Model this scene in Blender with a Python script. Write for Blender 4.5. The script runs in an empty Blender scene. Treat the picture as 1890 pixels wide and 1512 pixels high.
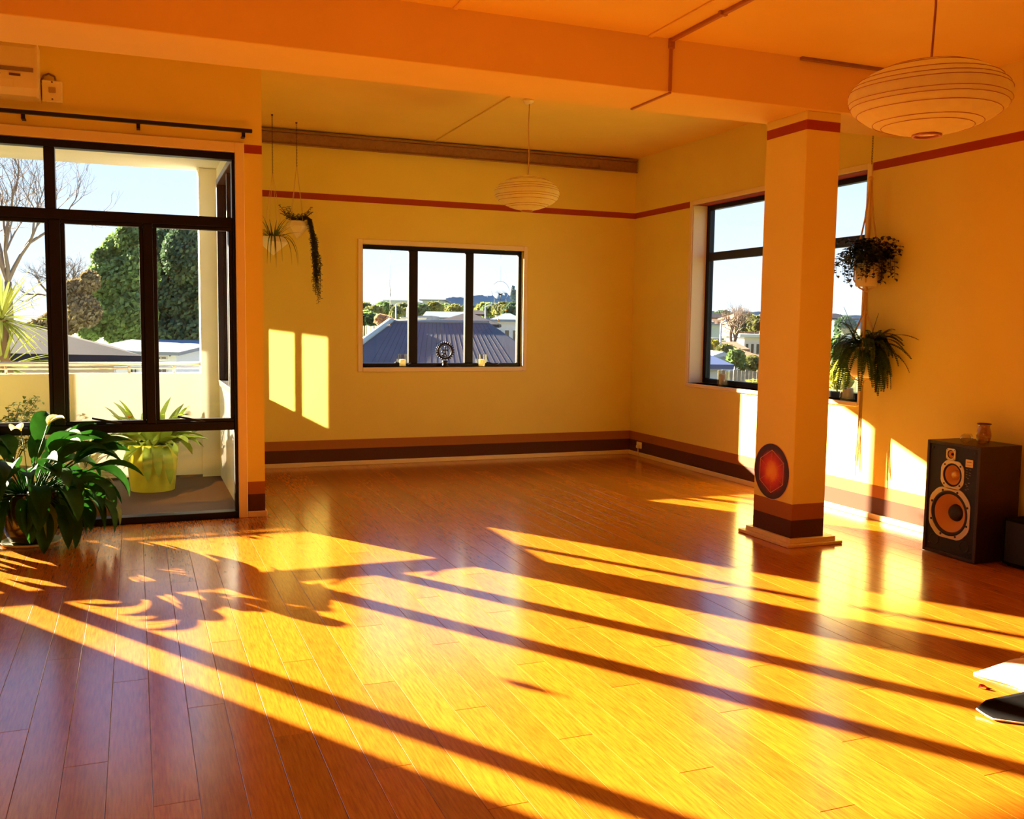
import bpy, math, random
from mathutils import Vector, Matrix, Euler
random.seed(11)
R = math.radians
scene = bpy.context.scene
COL = scene.collection

# ---------------------------------------------------------------- camera
F_PX = 1755.0
YAW, PITCH, ROLL, EYE = R(21.627), R(5.0735), R(-0.7707), 1.45
_f = Vector((math.sin(YAW)*math.cos(PITCH), math.cos(YAW)*math.cos(PITCH), -math.sin(PITCH)))
_r = Vector((math.cos(YAW), -math.sin(YAW), 0))
_d = _f.cross(_r)
CR = math.cos(ROLL)*_r + math.sin(ROLL)*_d
CD = -math.sin(ROLL)*_r + math.cos(ROLL)*_d
cam_data = bpy.data.cameras.new('camera')
cam_data.sensor_width = 36.0
cam_data.lens = F_PX/1890*36.0
cam_data.clip_end = 3000
cam = bpy.data.objects.new('camera', cam_data)
COL.objects.link(cam)
cam.matrix_world = Matrix(((CR.x, -CD.x, -_f.x, 0), (CR.y, -CD.y, -_f.y, 0), (CR.z, -CD.z, -_f.z, EYE), (0, 0, 0, 1)))
scene.camera = cam

# ---------------------------------------------------------------- light and exposure
SUN_DIR = Vector((1.67, -2.63, -1.0)).normalized()      # the way the light travels
SUN_COL = (1.0, 0.84, 0.58)
SUN_E = 62.0
sun_data = bpy.data.lights.new('sun', 'SUN')
sun_data.energy = SUN_E
sun_data.color = SUN_COL
sun_data.angle = R(0.55)
sun = bpy.data.objects.new('sun', sun_data)
COL.objects.link(sun)
sun.rotation_euler = SUN_DIR.to_track_quat('-Z', 'Y').to_euler()

world = bpy.data.worlds.new('sky')
scene.world = world
world.use_nodes = True
wn, wl = world.node_tree.nodes, world.node_tree.links
wn.clear()
w_out = wn.new('ShaderNodeOutputWorld'); w_bg = wn.new('ShaderNodeBackground')
w_tc = wn.new('ShaderNodeTexCoord'); w_sep = wn.new('ShaderNodeSeparateXYZ'); w_ramp = wn.new('ShaderNodeValToRGB')
wl.new(w_tc.outputs['Generated'], w_sep.inputs[0]); wl.new(w_sep.outputs['Z'], w_ramp.inputs[0])
wl.new(w_ramp.outputs[0], w_bg.inputs[0]); wl.new(w_bg.outputs[0], w_out.inputs[0])
e = w_ramp.color_ramp.elements
e[0].position = 0.0; e[0].color = (0.86, 0.95, 1.0, 1)
e[1].position = 1.0; e[1].color = (0.10, 0.25, 0.62, 1)
for p_, c_ in ((0.06, (0.72, 0.87, 1.0, 1)), (0.17, (0.54, 0.75, 0.99, 1)), (0.30, (0.28, 0.52, 0.92, 1))):
    q_ = e.new(p_); q_.color = c_
w_bg.inputs[1].default_value = 1.3

vs = scene.view_settings
scene.display_settings.display_device = 'sRGB'
vs.view_transform = 'Standard'; vs.look = 'None'; vs.exposure = 0.12; vs.gamma = 1.0; vs.use_curve_mapping = False
scene.cycles.max_bounces = 10
scene.cycles.diffuse_bounces = 6
scene.cycles.glossy_bounces = 4
scene.cycles.transmission_bounces = 6
scene.cycles.transparent_max_bounces = 24
scene.cycles.caustics_reflective = False
scene.cycles.caustics_refractive = False
scene.cycles.sample_clamp_indirect = 4.0
scene.cycles.use_denoising = True

# sunlight thrown back onto the balcony by the outer face of the big glazing (a mirror image of the sun beam)
def glass_glint(name, x0, x1, z0, z1, irr, d=None, y=7.33):
    L = bpy.data.lights.new(name, 'AREA')
    L.shape = 'RECTANGLE'
    d = Vector(d).normalized() if d else Vector((SUN_DIR.x, -SUN_DIR.y, SUN_DIR.z))
    L.spread = R(1.2)
    L.color = SUN_COL
    o = bpy.data.objects.new(name, L)
    COL.objects.link(o)
    o.location = ((x0+x1)/2, y, (z0+z1)/2)
    o.rotation_euler = d.to_track_quat('-Z', 'Y').to_euler()
    # the lamp lies across the beam: its size is the pane seen along the beam
    L.size = (x1-x0)*abs(d.y)/math.hypot(d.x, d.y)
    L.size_y = (z1-z0)*math.hypot(d.x, d.y)
    L.energy = irr*L.size*L.size_y
    return o
GLINT = SUN_E*0.09
glass_glint('window_glint', -1.75, -0.62, 0.75, 2.0, GLINT)
glass_glint('window_glint.001', -0.43, -0.10, 0.75, 1.2, GLINT)
glass_glint('window_glint.002', -0.05, 0.585, 0.75, 1.985, GLINT*2.2, (0.55, 1.0, -0.29))   # the sash that stands ajar

# ---------------------------------------------------------------- helpers
def at(px, py, Y):
    """point on the plane y = Y seen at a pixel of the 1890 x 1512 frame"""
    d = CR*((px-945)/F_PX) + CD*((py-756)/F_PX) + _f
    t = Y/d.y
    return Vector((d.x*t, Y, EYE + d.z*t))

class MB:
    def __init__(s): s.v = []; s.f = []; s.m = []; s.sm = []
    def add(s, vs_, fs_, mat=0, smooth=False):
        n = len(s.v); s.v.extend([tuple(p) for p in vs_])
        for f in fs_:
            s.f.append(tuple(i+n for i in f)); s.m.append(mat); s.sm.append(smooth)
    def box(s, x0, x1, y0, y1, z0, z1, mat=0, M=None):
        vs_ = [Vector(p) for p in ((x0,y0,z0),(x1,y0,z0),(x1,y1,z0),(x0,y1,z0),(x0,y0,z1),(x1,y0,z1),(x1,y1,z1),(x0,y1,z1))]
        if M is not None: vs_ = [M @ p for p in vs_]
        s.add(vs_, [(3,2,1,0),(4,5,6,7),(0,1,5,4),(1,2,6,5),(2,3,7,6),(3,0,4,7)], mat)
        return s
    def cbox(s, x0, x1, y0, y1, z0, z1, c=0.006, mat=0, M=None):
        """box with chamfered edges"""
        c = min(c, (x1-x0)*.45, (y1-y0)*.45, (z1-z0)*.45)
        X, Y, Z = (x0, x1), (y0, y1), (z0, z1)
        vs_ = []; idx = {}
        for i in (0,1):
            for j in (0,1):
                for k in (0,1):
                    sx, sy, sz = (1-2*i)*c, (1-2*j)*c, (1-2*k)*c
                    for a, p in (('x', (X[i], Y[j]+sy, Z[k]+sz)), ('y', (X[i]+sx, Y[j], Z[k]+sz)), ('z', (X[i]+sx, Y[j]+sy, Z[k]))):
                        idx[(i,j,k,a)] = len(vs_); vs_.append(Vector(p))
        g = lambda i,j,k,a: idx[(i,j,k,a)]
        fs = []
        for i in (0,1): fs.append([g(i,0,0,'x'), g(i,1,0,'x'), g(i,1,1,'x'), g(i,0,1,'x')][::(1 if i else -1)])
        for j in (0,1): fs.append([g(0,j,0,'y'), g(0,j,1,'y'), g(1,j,1,'y'), g(1,j,0,'y')][::(1 if j else -1)])
        for k in (0,1): fs.append([g(0,0,k,'z'), g(1,0,k,'z'), g(1,1,k,'z'), g(0,1,k,'z')][::(1 if k else -1)])
        for a in (0,1):
            for b in (0,1):
                fl = (a+b) % 2
                fs.append([g(0,a,b,'y'), g(1,a,b,'y'), g(1,a,b,'z'), g(0,a,b,'z')][::(1 if fl == 0 else -1)])
                fs.append([g(a,0,b,'x'), g(a,1,b,'x'), g(a,1,b,'z'), g(a,0,b,'z')][::(-1 if fl == 0 else 1)])
                fs.append([g(a,b,0,'x'), g(a,b,1,'x'), g(a,b,1,'y'), g(a,b,0,'y')][::(1 if fl == 0 else -1)])
        for i in (0,1):
            for j in (0,1):
                for k in (0,1):
                    t = [g(i,j,k,'x'), g(i,j,k,'y'), g(i,j,k,'z')]
                    fs.append(t[::(1 if (i+j+k) % 2 else -1)])
        if M is not None: vs_ = [M @ p for p in vs_]
        s.add(vs_, fs, mat)
        return s
    def tube(s, pts, r, n=8, mat=0, cap=True, smooth=True):
        pts = [Vector(p) for p in pts]
        rs = r if isinstance(r, (list, tuple)) else [r]*len(pts)
        t0 = (pts[1]-pts[0]).normalized()
        up = Vector((0,0,1)) if abs(t0.z) < .9 else Vector((1,0,0))
        u = t0.cross(up).normalized(); vs_ = []
        for i, p in enumerate(pts):
            t = (pts[min(i+1, len(pts)-1)] - pts[max(i-1, 0)]).normalized()
            u = (u - t*u.dot(t)).normalized(); w = t.cross(u)
            for k in range(n):
                a = 2*math.pi*k/n
                vs_.append(p + u*(rs[i]*math.cos(a)) + w*(rs[i]*math.sin(a)))
        fs = [(i*n+k, i*n+(k+1) % n, (i+1)*n+(k+1) % n, (i+1)*n+k) for i in range(len(pts)-1) for k in range(n)]
        s.add(vs_, fs, mat, smooth)
        if cap and n > 3:
            m = len(s.v)-len(vs_)
            s.f.append(tuple(m+k for k in range(n))[::-1]); s.m.append(mat); s.sm.append(False)
            m2 = len(s.v)-n
            s.f.append(tuple(m2+k for k in range(n))); s.m.append(mat); s.sm.append(False)
        return s
    def lathe(s, prof, n=32, mat=0, M=None, smooth=True):
        """prof: list of (radius, z)"""
        vs_ = []; rings = []
        for r, z in prof:
            if r < 1e-6:
                rings.append([len(vs_)]); vs_.append(Vector((0,0,z)))
            else:
                rings.append([len(vs_)+k for k in range(n)])
                vs_ += [Vector((r*math.cos(2*math.pi*k/n), r*math.sin(2*math.pi*k/n), z)) for k in range(n)]
        fs = []
        for a, b in zip(rings, rings[1:]):
            for k in range(n):
                k2 = (k+1) % n
                if len(a) == 1 and len(b) == 1: continue
                if len(a) == 1: fs.append((a[0], b[k2], b[k]))
                elif len(b) == 1: fs.append((a[k], a[k2], b[0]))
                else: fs.append((a[k], a[k2], b[k2], b[k]))
        if M is not None: vs_ = [M @ p for p in vs_]
        s.add(vs_, fs, mat, smooth)
        return s
    def prism(s, poly, h0, h1, M=None, mat=0):
        """poly in xy, extruded from z=h0 to h1"""
        n = len(poly)
        vs_ = [Vector((x, y, h0)) for x, y in poly] + [Vector((x, y, h1)) for x, y in poly]
        if M is not None: vs_ = [M @ p for p in vs_]
        s.add(vs_, [tuple(range(n))[::-1], tuple(range(n, 2*n))] + [(k, (k+1) % n, n+(k+1) % n, n+k) for k in range(n)], mat)
        return s
    def blade(s, base, d, up, L, W, droop=0.6, segs=6, shape='lance', fold=0.25, mat=0, twist=0.0, stalk=0.0):
        """a leaf: two strips about a midrib, bending down along its length"""
        d = Vector(d).normalized(); p = Vector(base); up = Vector(up)
        side = d.cross(up).normalized()
        if twist: side = Matrix.Rotation(twist, 3, d) @ side
        vs_ = []; st = L/segs
        for i in range(segs+1):
            t = i/segs
            if shape == 'lance':
                q = max(0.0, (t-stalk)/(1-stalk)) if stalk else t
                w = W*(math.sin(math.pi*min(1, q**0.8))**0.85 if 0 < q < 1 else 0) + W*.03
            elif shape == 'strap': w = W*max(0, 1-t**5)**.6*(0.72+.28*math.sin(math.pi*t)) + .001
            elif shape == 'round': w = W*math.sqrt(max(0, 1-(2*t-1)**2)) + .001
            else: w = W*(1-t) + .001
            n_ = side.cross(d).normalized()
            vs_ += [p - side*w*.5 + n_*w*fold, p.copy(), p + side*w*.5 + n_*w*fold]
            p = p + d*st
            d = (d + Vector((0,0,-1))*droop/segs).normalized()
            side = (side - d*side.dot(d)).normalized()
        fs = []
        for i in range(segs):
            a = i*3
            fs += [(a, a+1, a+4, a+3), (a+1, a+2, a+5, a+4)]
        s.add(vs_, fs, mat, True)
        return s
    def build(s, name, mat, parent=None, loc=None, **props):
        me = bpy.data.meshes.new(name)
        me.from_pydata(s.v, [], s.f)
        mats = mat if isinstance(mat, (list, tuple)) else [mat]
        for m in mats: me.materials.append(m)
        me.polygons.foreach_set('material_index', s.m)
        me.polygons.foreach_set('use_smooth', s.sm)
        me.update()
        o = bpy.data.objects.new(name, me)
        COL.objects.link(o)
        if parent is not None: o.parent = parent
        if loc is not None: o.location = loc
        for k, v in props.items(): o[k] = v
        return o

def tag(o, label, cat, group=None):
    o['label'] = label; o['category'] = cat
    if group: o['group'] = group
    return o
def thing(name, label, cat, loc=(0,0,0), rz=0.0, group=None):
    o = bpy.data.objects.new(name, None); COL.objects.link(o)
    o.location = loc; o.rotation_euler = (0,0,rz); o.empty_display_size = .05
    return tag(o, label, cat, group)
def struct(name, loc=(0,0,0)):
    o = bpy.data.objects.new(name, None); COL.objects.link(o); o.location = loc; o['kind'] = 'structure'; o.empty_display_size = .05
    return o
def dup(root, loc, rz=None, label=None, scale=None):
    r = root.copy(); COL.objects.link(r); r.location = loc
    if rz is not None: r.rotation_euler = (0,0,rz)
    if scale is not None: r.scale = (scale,)*3
    if label: r['label'] = label
    for ch in list(root.children):
        c = ch.copy(); COL.objects.link(c); c.parent = r
        for g in list(ch.children):
            d = g.copy(); COL.objects.link(d); d.parent = c
    return r

def mat(name, col, rough=0.6, metal=0.0, spec=0.5, var=0.0, scale=8.0, bump=0.0, stretch=None, rand=0.0, trans=0.0, coat=0.0, sheen=0.0):
    m = bpy.data.materials.new(name); m.use_nodes = True
    nt = m.node_tree; N, L = nt.nodes, nt.links
    b = N['Principled BSDF']
    b.inputs['Base Color'].default_value = (*col, 1); b.inputs['Roughness'].default_value = rough
    b.inputs['Metallic'].default_value = metal; b.inputs['Specular IOR Level'].default_value = spec
    if coat: b.inputs['Coat Weight'].default_value = coat; b.inputs['Coat Roughness'].default_value = .1
    src = None
    if var or bump:
        tc = N.new('ShaderNodeTexCoord'); mp = N.new('ShaderNodeMapping'); nz = N.new('ShaderNodeTexNoise')
        nz.inputs['Scale'].default_value = scale; nz.inputs['Detail'].default_value = 5
        if stretch: mp.inputs['Scale'].default_value = stretch
        L.new(tc.outputs['Object'], mp.inputs[0]); L.new(mp.outputs[0], nz.inputs['Vector'])
        if var:
            rp = N.new('ShaderNodeValToRGB')
            a = 1-var; c = 1+var
            rp.color_ramp.elements[0].position = .3; rp.color_ramp.elements[1].position = .7
            rp.color_ramp.elements[0].color = (*[x*a for x in col], 1); rp.color_ramp.elements[1].color = (*[min(1, x*c) for x in col], 1)
            L.new(nz.outputs['Fac'], rp.inputs[0]); src = rp.outputs[0]
        if bump:
            bp = N.new('ShaderNodeBump'); bp.inputs['Strength'].default_value = bump; bp.inputs['Distance'].default_value = .01
            L.new(nz.outputs['Fac'], bp.inputs['Height']); L.new(bp.outputs[0], b.inputs['Normal'])
    if rand:
        oi = N.new('ShaderNodeObjectInfo'); hs = N.new('ShaderNodeHueSaturation'); mr = N.new('ShaderNodeMapRange')
        mr.inputs['To Min'].default_value = 1-rand; mr.inputs['To Max'].default_value = 1+rand
        L.new(oi.outputs['Random'], mr.inputs['Value']); L.new(mr.outputs[0], hs.inputs['Value'])
        if src is not None: L.new(src, hs.inputs['Color'])
        else: hs.inputs['Color'].default_value = (*col, 1)
        src = hs.outputs[0]
    if src is not None: L.new(src, b.inputs['Base Color'])
    if trans:
        tr = N.new('ShaderNodeBsdfTranslucent'); mx = N.new('ShaderNodeMixShader'); mx.inputs[0].default_value = trans
        if src is not None: L.new(src, tr.inputs[0])
        else: tr.inputs[0].default_value = (*col, 1)
        L.new(b.outputs[0], mx.inputs[1]); L.new(tr.outputs[0], mx.inputs[2])
        L.new(mx.outputs[0], N['Material Output'].inputs[0])
    return m

def bands_mat(name, base, bands, rough=0.75, var=0.05):
    """wall paint with horizontal painted bands: bands = [(z0, z1, colour), ...]"""
    m = bpy.data.materials.new(name); m.use_nodes = True
    nt = m.node_tree; N, L = nt.nodes, nt.links; b = N['Principled BSDF']
    b.inputs['Roughness'].default_value = rough; b.inputs['Specular IOR Level'].default_value = .3
    ge = N.new('ShaderNodeNewGeometry'); sp = N.new('ShaderNodeSeparateXYZ'); L.new(ge.outputs['Position'], sp.inputs[0])
    mr = N.new('ShaderNodeMapRange'); mr.inputs['From Max'].default_value = 4.0; L.new(sp.outputs['Z'], mr.inputs['Value'])
    rp = N.new('ShaderNodeValToRGB'); rp.color_ramp.interpolation = 'CONSTANT'; L.new(mr.outputs[0], rp.inputs[0])
    pts = [(0.0, base)]
    for z0, z1, c in bands: pts += [(z0/4, c), (z1/4, base)]
    pts2 = []
    for p_, c in pts:
        if pts2 and abs(pts2[-1][0]-p_) < 1e-6: pts2[-1] = (p_, c)
        else: pts2.append((p_, c))
    el = rp.color_ramp.elements
    el[0].position = pts2[0][0]; el[0].color = (*pts2[0][1], 1)
    el[1].position = pts2[-1][0]; el[1].color = (*pts2[-1][1], 1)
    for p_, c in pts2[1:-1]:
        q = el.new(p_); q.color = (*c, 1)
    nz = N.new('ShaderNodeTexNoise'); nz.inputs['Scale'].default_value = 3; nz.inputs['Detail'].default_value = 6
    L.new(ge.outputs['Position'], nz.inputs['Vector'])
    hs = N.new('ShaderNodeHueSaturation'); m2 = N.new('ShaderNodeMapRange')
    m2.inputs['To Min'].default_value = 1-var; m2.inputs['To Max'].default_value = 1+var
    L.new(nz.outputs['Fac'], m2.inputs['Value']); L.new(m2.outputs[0], hs.inputs['Value']); L.new(rp.outputs[0], hs.inputs['Color'])
    L.new(hs.outputs[0], b.inputs['Base Color'])
    n2 = N.new('ShaderNodeTexNoise'); n2.inputs['Scale'].default_value = 120; L.new(ge.outputs['Position'], n2.inputs['Vector'])
    bp = N.new('ShaderNodeBump'); bp.inputs['Strength'].default_value = .08; bp.inputs['Distance'].default_value = .004
    L.new(n2.outputs['Fac'], bp.inputs['Height']); L.new(bp.outputs[0], b.inputs['Normal'])
    return m

def glass_mat(name, tint=(1,1,1), refl=1.0, rough=0.0, dirt=0.0):
    m = bpy.data.materials.new(name); m.use_nodes = True
    nt = m.node_tree; N, L = nt.nodes, nt.links
    N.remove(N['Principled BSDF'])
    tr = N.new('ShaderNodeBsdfTransparent'); tr.inputs[0].default_value = (*tint, 1)
    gl = N.new('ShaderNodeBsdfGlossy'); gl.inputs['Roughness'].default_value = rough
    lw = N.new('ShaderNodeLayerWeight'); lw.inputs[0].default_value = .5
    pw = N.new('ShaderNodeMath'); pw.operation = 'POWER'; pw.inputs[1].default_value = 5.0
    mu = N.new('ShaderNodeMath'); mu.operation = 'MULTIPLY_ADD'; mu.inputs[1].default_value = .9*refl; mu.inputs[2].default_value = .035*refl
    mx = N.new('ShaderNodeMixShader')
    L.new(lw.outputs['Facing'], pw.inputs[0]); L.new(pw.outputs[0], mu.inputs[0]); L.new(mu.outputs[0], mx.inputs[0]); L.new(tr.outputs[0], mx.inputs[1]); L.new(gl.outputs[0], mx.inputs[2])
    L.new(mx.outputs[0], N['Material Output'].inputs[0])
    return m

# ---------------------------------------------------------------- materials
WALL = (0.84, 0.72, 0.17)
BAND_D = (0.085, 0.026, 0.006); BAND_B = (0.36, 0.13, 0.022); STRIPE = (0.36, 0.045, 0.012)
M_wall = bands_mat('wall_paint', WALL, [(0.0, 0.158, BAND_D), (0.158, 0.260, BAND_B), (2.648, 2.712, STRIPE)])
M_wall_red = bands_mat('terracotta_bounce_paint', (0.46, 0.15, 0.035), [(0.0, 0.158, BAND_D), (0.158, 0.260, BAND_B), (2.648, 2.712, STRIPE)])  # added darker red for the unseen walls, to redden the bounce light
M_col = bands_mat('column_paint', WALL, [(0.0, 0.168, BAND_D), (0.168, 0.267, BAND_B), (2.725, 2.783, STRIPE)])
M_ceil = mat('ceiling_paint', (0.86, 0.62, 0.15), .8, var=.03, scale=2.0)
M_trim = mat('trim_paint', (0.88, 0.76, 0.44), .45)
M_base = mat('skirting_paint', (0.84, 0.70, 0.38), .4)
M_alu = mat('dark_aluminium', (0.004, 0.0035, 0.007), .4, spec=.3)
M_glass = glass_mat('window_glass')
M_steel = mat('galvanised_channel', (0.30, 0.15, 0.06), .55, var=.15, scale=30)
M_black = mat('black_metal', (0.006, 0.005, 0.007), .45)
M_conduit = mat('conduit_paint', (0.42, 0.16, 0.03), .5)

def floor_mat():
    m = bpy.data.materials.new('strand_bamboo'); m.use_nodes = True
    nt = m.node_tree; N, L = nt.nodes, nt.links; b = N['Principled BSDF']
    ge = N.new('ShaderNodeNewGeometry'); oi = N.new('ShaderNodeObjectInfo')
    mp = N.new('ShaderNodeMapping'); mp.inputs['Scale'].default_value = (120, 8, 1)
    ad = N.new('ShaderNodeVectorMath'); ad.operation = 'ADD'
    ml = N.new('ShaderNodeMath'); ml.operation = 'MULTIPLY'; ml.inputs[1].default_value = 37.0
    L.new(oi.outputs['Random'], ml.inputs[0])
    cb = N.new('ShaderNodeCombineXYZ'); L.new(ml.outputs[0], cb.inputs[1]); L.new(ml.outputs[0], cb.inputs[0])
    L.new(ge.outputs['Position'], ad.inputs[0]); L.new(cb.outputs[0], ad.inputs[1]); L.new(ad.outputs[0], mp.inputs[0])
    nz = N.new('ShaderNodeTexNoise'); nz.inputs['Scale'].default_value = 1.0; nz.inputs['Detail'].default_value = 6; nz.inputs['Roughness'].default_value = .65
    L.new(mp.outputs[0], nz.inputs['Vector'])
    rp = N.new('ShaderNodeValToRGB'); el = rp.color_ramp.elements
    el[0].position = .30; el[0].color = (0.33, 0.098, 0.005, 1)
    el[1].position = .72; el[1].color = (0.60, 0.225, 0.013, 1)
    q = el.new(.50); q.color = (0.48, 0.163, 0.009, 1)
    L.new(nz.outputs['Fac'], rp.inputs[0])
    hs = N.new('ShaderNodeHueSaturation'); mr = N.new('ShaderNodeMapRange'); mr.inputs['To Min'].default_value = .86; mr.inputs['To Max'].default_value = 1.12
    L.new(oi.outputs['Random'], mr.inputs['Value']); L.new(mr.outputs[0], hs.inputs['Value']); L.new(rp.outputs[0], hs.inputs['Color'])
    L.new(hs.outputs[0], b.inputs['Base Color'])
    b.inputs['Roughness'].default_value = .19; b.inputs['IOR'].default_value = 2.25
    return m
M_floor = floor_mat()
M_gap = mat('floor_joint', (0.035, 0.012, 0.004), .8)

# ================================================================ ROOM SHELL
YB, XR, YG = 9.57, 5.25, 7.20          # back wall, right wall, glazing wall (inner faces)
XC = 0.88                              # end of the glazing wall / inner face of the return wall
X_LEFT, Y_FRONT = -4.6, -2.6
Z_BACK, Z_FRONT = 3.31, 3.165

def sees(p):
    v = Vector(p) - Vector((0, 0, EYE)); z = v.dot(_f)
    if z < .3: return False
    x = 945 + F_PX*v.dot(CR)/z; y = 756 + F_PX*v.dot(CD)/z
    return -30 < x < 1920 and -30 < y < 1542

# ---- floor: one board after another, running to the back wall
floor = struct('floor')
base_mb = MB(); base_mb.box(X_LEFT, XR+.2, Y_FRONT, YB+.2, -.12, -.006)
base_mb.build('subfloor', M_gap, floor)
PW, PL = 0.1335, 1.83
rest = MB(); plank_meshes = {}
def plank_geo(mb, x0, x1, y0, y1):
    g = .0007; c = .0011
    x0 += g; x1 -= g; y0 += g; y1 -= g
    mb.add([(x0,y0,-.014),(x1,y0,-.014),(x1,y1,-.014),(x0,y1,-.014),(x0,y0,-c*.65),(x1,y0,-c*.65),(x1,y1,-c*.65),(x0,y1,-c*.65),
            (x0+c,y0+c,0),(x1-c,y0+c,0),(x1-c,y1-c,0),(x0+c,y1-c,0)],
           [(0,1,5,4),(1,2,6,5),(2,3,7,6),(3,0,4,7),(4,5,9,8),(5,6,10,9),(6,7,11,10),(7,4,8,11),(8,9,10,11)])
x = -0.378 - PW*32; row = 0
while x < XR:
    y = Y_FRONT + (row*0.733) % PL - PL
    x1 = min(x+PW, XR)
    if x1 > X_LEFT:
        while y < YB:
            y0, y1 = max(y, Y_FRONT), min(y+PL, YB)
            xm = (x+x1)/2
            if xm < XC and y1 > YG + .05: y1 = YG + .05
            if y1 - y0 > .02:
                if any(sees((xm, y0+(y1-y0)*t, 0)) for t in (0, .2, .4, .6, .8, 1)):
                    key = (round(x1-x, 4), round(y1-y0, 4))
                    if key not in plank_meshes:
                        mb = MB(); plank_geo(mb, 0, x1-x, 0, y1-y0)
                        o = mb.build('plank', M_floor, floor); plank_meshes[key] = o.data
                    else:
                        o = bpy.data.objects.new('plank', plank_meshes[key]); COL.objects.link(o); o.parent = floor
                    o.location = (x, y0, 0)
                else:
                    plank_geo(rest, x, x1, y0, y1)
            y += PL
    x += PW; row += 1
rest.build('planks_behind', M_floor, floor, kind='stuff')

def wall_y(name, y0, y1, x0, x1, z0, z1, holes, m):
    """wall across X with rectangular holes (xa, xb, za, zb) side by side"""
    mb = MB(); x = x0
    for xa, xb, za, zb in sorted(holes):
        mb.box(x, xa, y0, y1, z0, z1)
        if za > z0: mb.box(xa, xb, y0, y1, z0, za)
        if zb < z1: mb.box(xa, xb, y0, y1, zb, z1)
        x = xb
    mb.box(x, x1, y0, y1, z0, z1)
    return mb.build(name, m, None, kind='structure')
def wall_x(name, x0, x1, y0, y1, z0, z1, holes, m):
    mb = MB(); y = y0
    for ya, yb, za, zb in sorted(holes):
        mb.box(x0, x1, y, ya, z0, z1)
        if za > z0: mb.box(x0, x1, ya, yb, z0, za)
        if zb < z1: mb.box(x0, x1, ya, yb, zb, z1)
        y = yb
    mb.box(x0, x1, y, y1, z0, z1)
    return mb.build(name, m, None, kind='structure')

# openings
GX0, GX1, GZ1 = -2.02, 0.69, 2.655                 # big glazing
BX0, BX1, BZ0, BZ1 = 2.15, 3.905, 1.00, 2.245      # back window
RY0, RY1, RZ0, RZ1 = 5.90, 8.365, 0.885, 2.675     # right window
TY0, TY1, TZ0, TZ1 = 7.55, 8.95, 0.87, 2.70        # balcony-side window in the return wall
wall_y('wall_back', YB, YB+.2, XC-.14, XR+.25, -.1, 3.6, [(BX0, BX1, BZ0, BZ1)], M_wall)
wall_x('wall_right', XR, XR+.25, Y_FRONT, YB+.2, -.1, 3.6, [(RY0, RY1, RZ0, RZ1)], M_wall)
wall_y('wall_left', YG, YG+.14, X_LEFT, XC, -.1, 3.6, [(GX0, GX1, 0.0, GZ1), (-4.35, -3.15, .8, GZ1)], M_wall)
M_ext = mat('balcony_render', (0.80, 0.77, 0.66), .8, var=.06, scale=3)
wall_x('wall_return', XC-.14, XC, YG+.14, YB, -.1, 3.6, [(TY0, TY1, TZ0, TZ1)], M_wall)
wall_x('wall_return_outside', XC-.155, XC-.14, YG+.14, YB+.2, -.1, 3.6, [(TY0, TY1, TZ0, TZ1)], M_ext)
wall_y('wall_front', Y_FRONT-.2, Y_FRONT, X_LEFT-.2, XR+.25, -.1, 3.6, [], M_wall_red)
wall_x('wall_far_left', X_LEFT-.2, X_LEFT, Y_FRONT, YG+.14, -.1, 3.6, [(-1.9, -.2, .75, 2.6)], M_wall_red)
mb = MB(); mb.box(XC-.14, XR+.25, 5.35, YB+.2, Z_BACK, Z_BACK+.3); mb.box(X_LEFT, XC-.14, 5.35, YG+.14, Z_BACK, Z_BACK+.3)
mb.build('ceiling', M_ceil, None, kind='structure')
mb = MB(); mb.box(X_LEFT-.2, XR+.25, Y_FRONT-.2, 5.35, Z_FRONT, Z_FRONT+.44)
mb.build('ceiling.001', M_ceil, None, kind='structure')
# cross beam and column
mb = MB(); mb.cbox(X_LEFT, XR, 5.10, 5.60, 2.853, 3.5, .004)
mb.build('trim_1', M_ceil, None, kind='structure', label='deep boxed ceiling beam crossing the room above the column')
mb = MB(); mb.cbox(4.055, 4.325, 5.135, 5.56, 0, 2.853, .004)
mb.build('wall_column', M_col, None, kind='structure', label='square painted column under the ceiling beam')
# skirtings
def skirt(name, boxes):
    mb = MB()
    for b in boxes: mb.cbox(*b, .004)
    return mb.build(name, M_base, None, kind='structure')
skirt('baseboard_back', [(XC, XR-.014, YB-.014, YB, 0, .045)])
skirt('baseboard_right', [(XR-.014, XR, Y_FRONT, YB, 0, .045)])
skirt('baseboard_left', [(GX1+.064, XC+.014, YG-.014, YG, 0, .045), (XC, XC+.014, YG, YB-.014, 0, .045), (X_LEFT, GX0-.064, YG-.014, YG, 0, .045)])
skirt('baseboard_front', [(X_LEFT, XR, Y_FRONT, Y_FRONT+.014, 0, .045)])
cs = struct('baseboard_column')
for (a, b, c_, d, t) in ((4.025, 4.40, 5.100, 5.135, .05), (4.025, 4.055, 5.135, 5.60, .05), (4.325, 4.40, 5.135, 5.60, .05), (4.055, 4.325, 5.56, 5.60, .05)):
    mb = MB(); mb.cbox(a, b, c_, d, .022, .052, .003); mb.build('skirting_board', M_base, cs)
for (a, b, c_, d) in ((3.99, 4.44, 5.075, 5.135), (3.99, 4.055, 5.135, 5.64), (4.325, 4.44, 5.135, 5.64), (4.055, 4.325, 5.56, 5.64)):
    mb = MB(); mb.cbox(a, b, c_, d, .001, .022, .003); mb.build('skirting_foot', M_base, cs)

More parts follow.
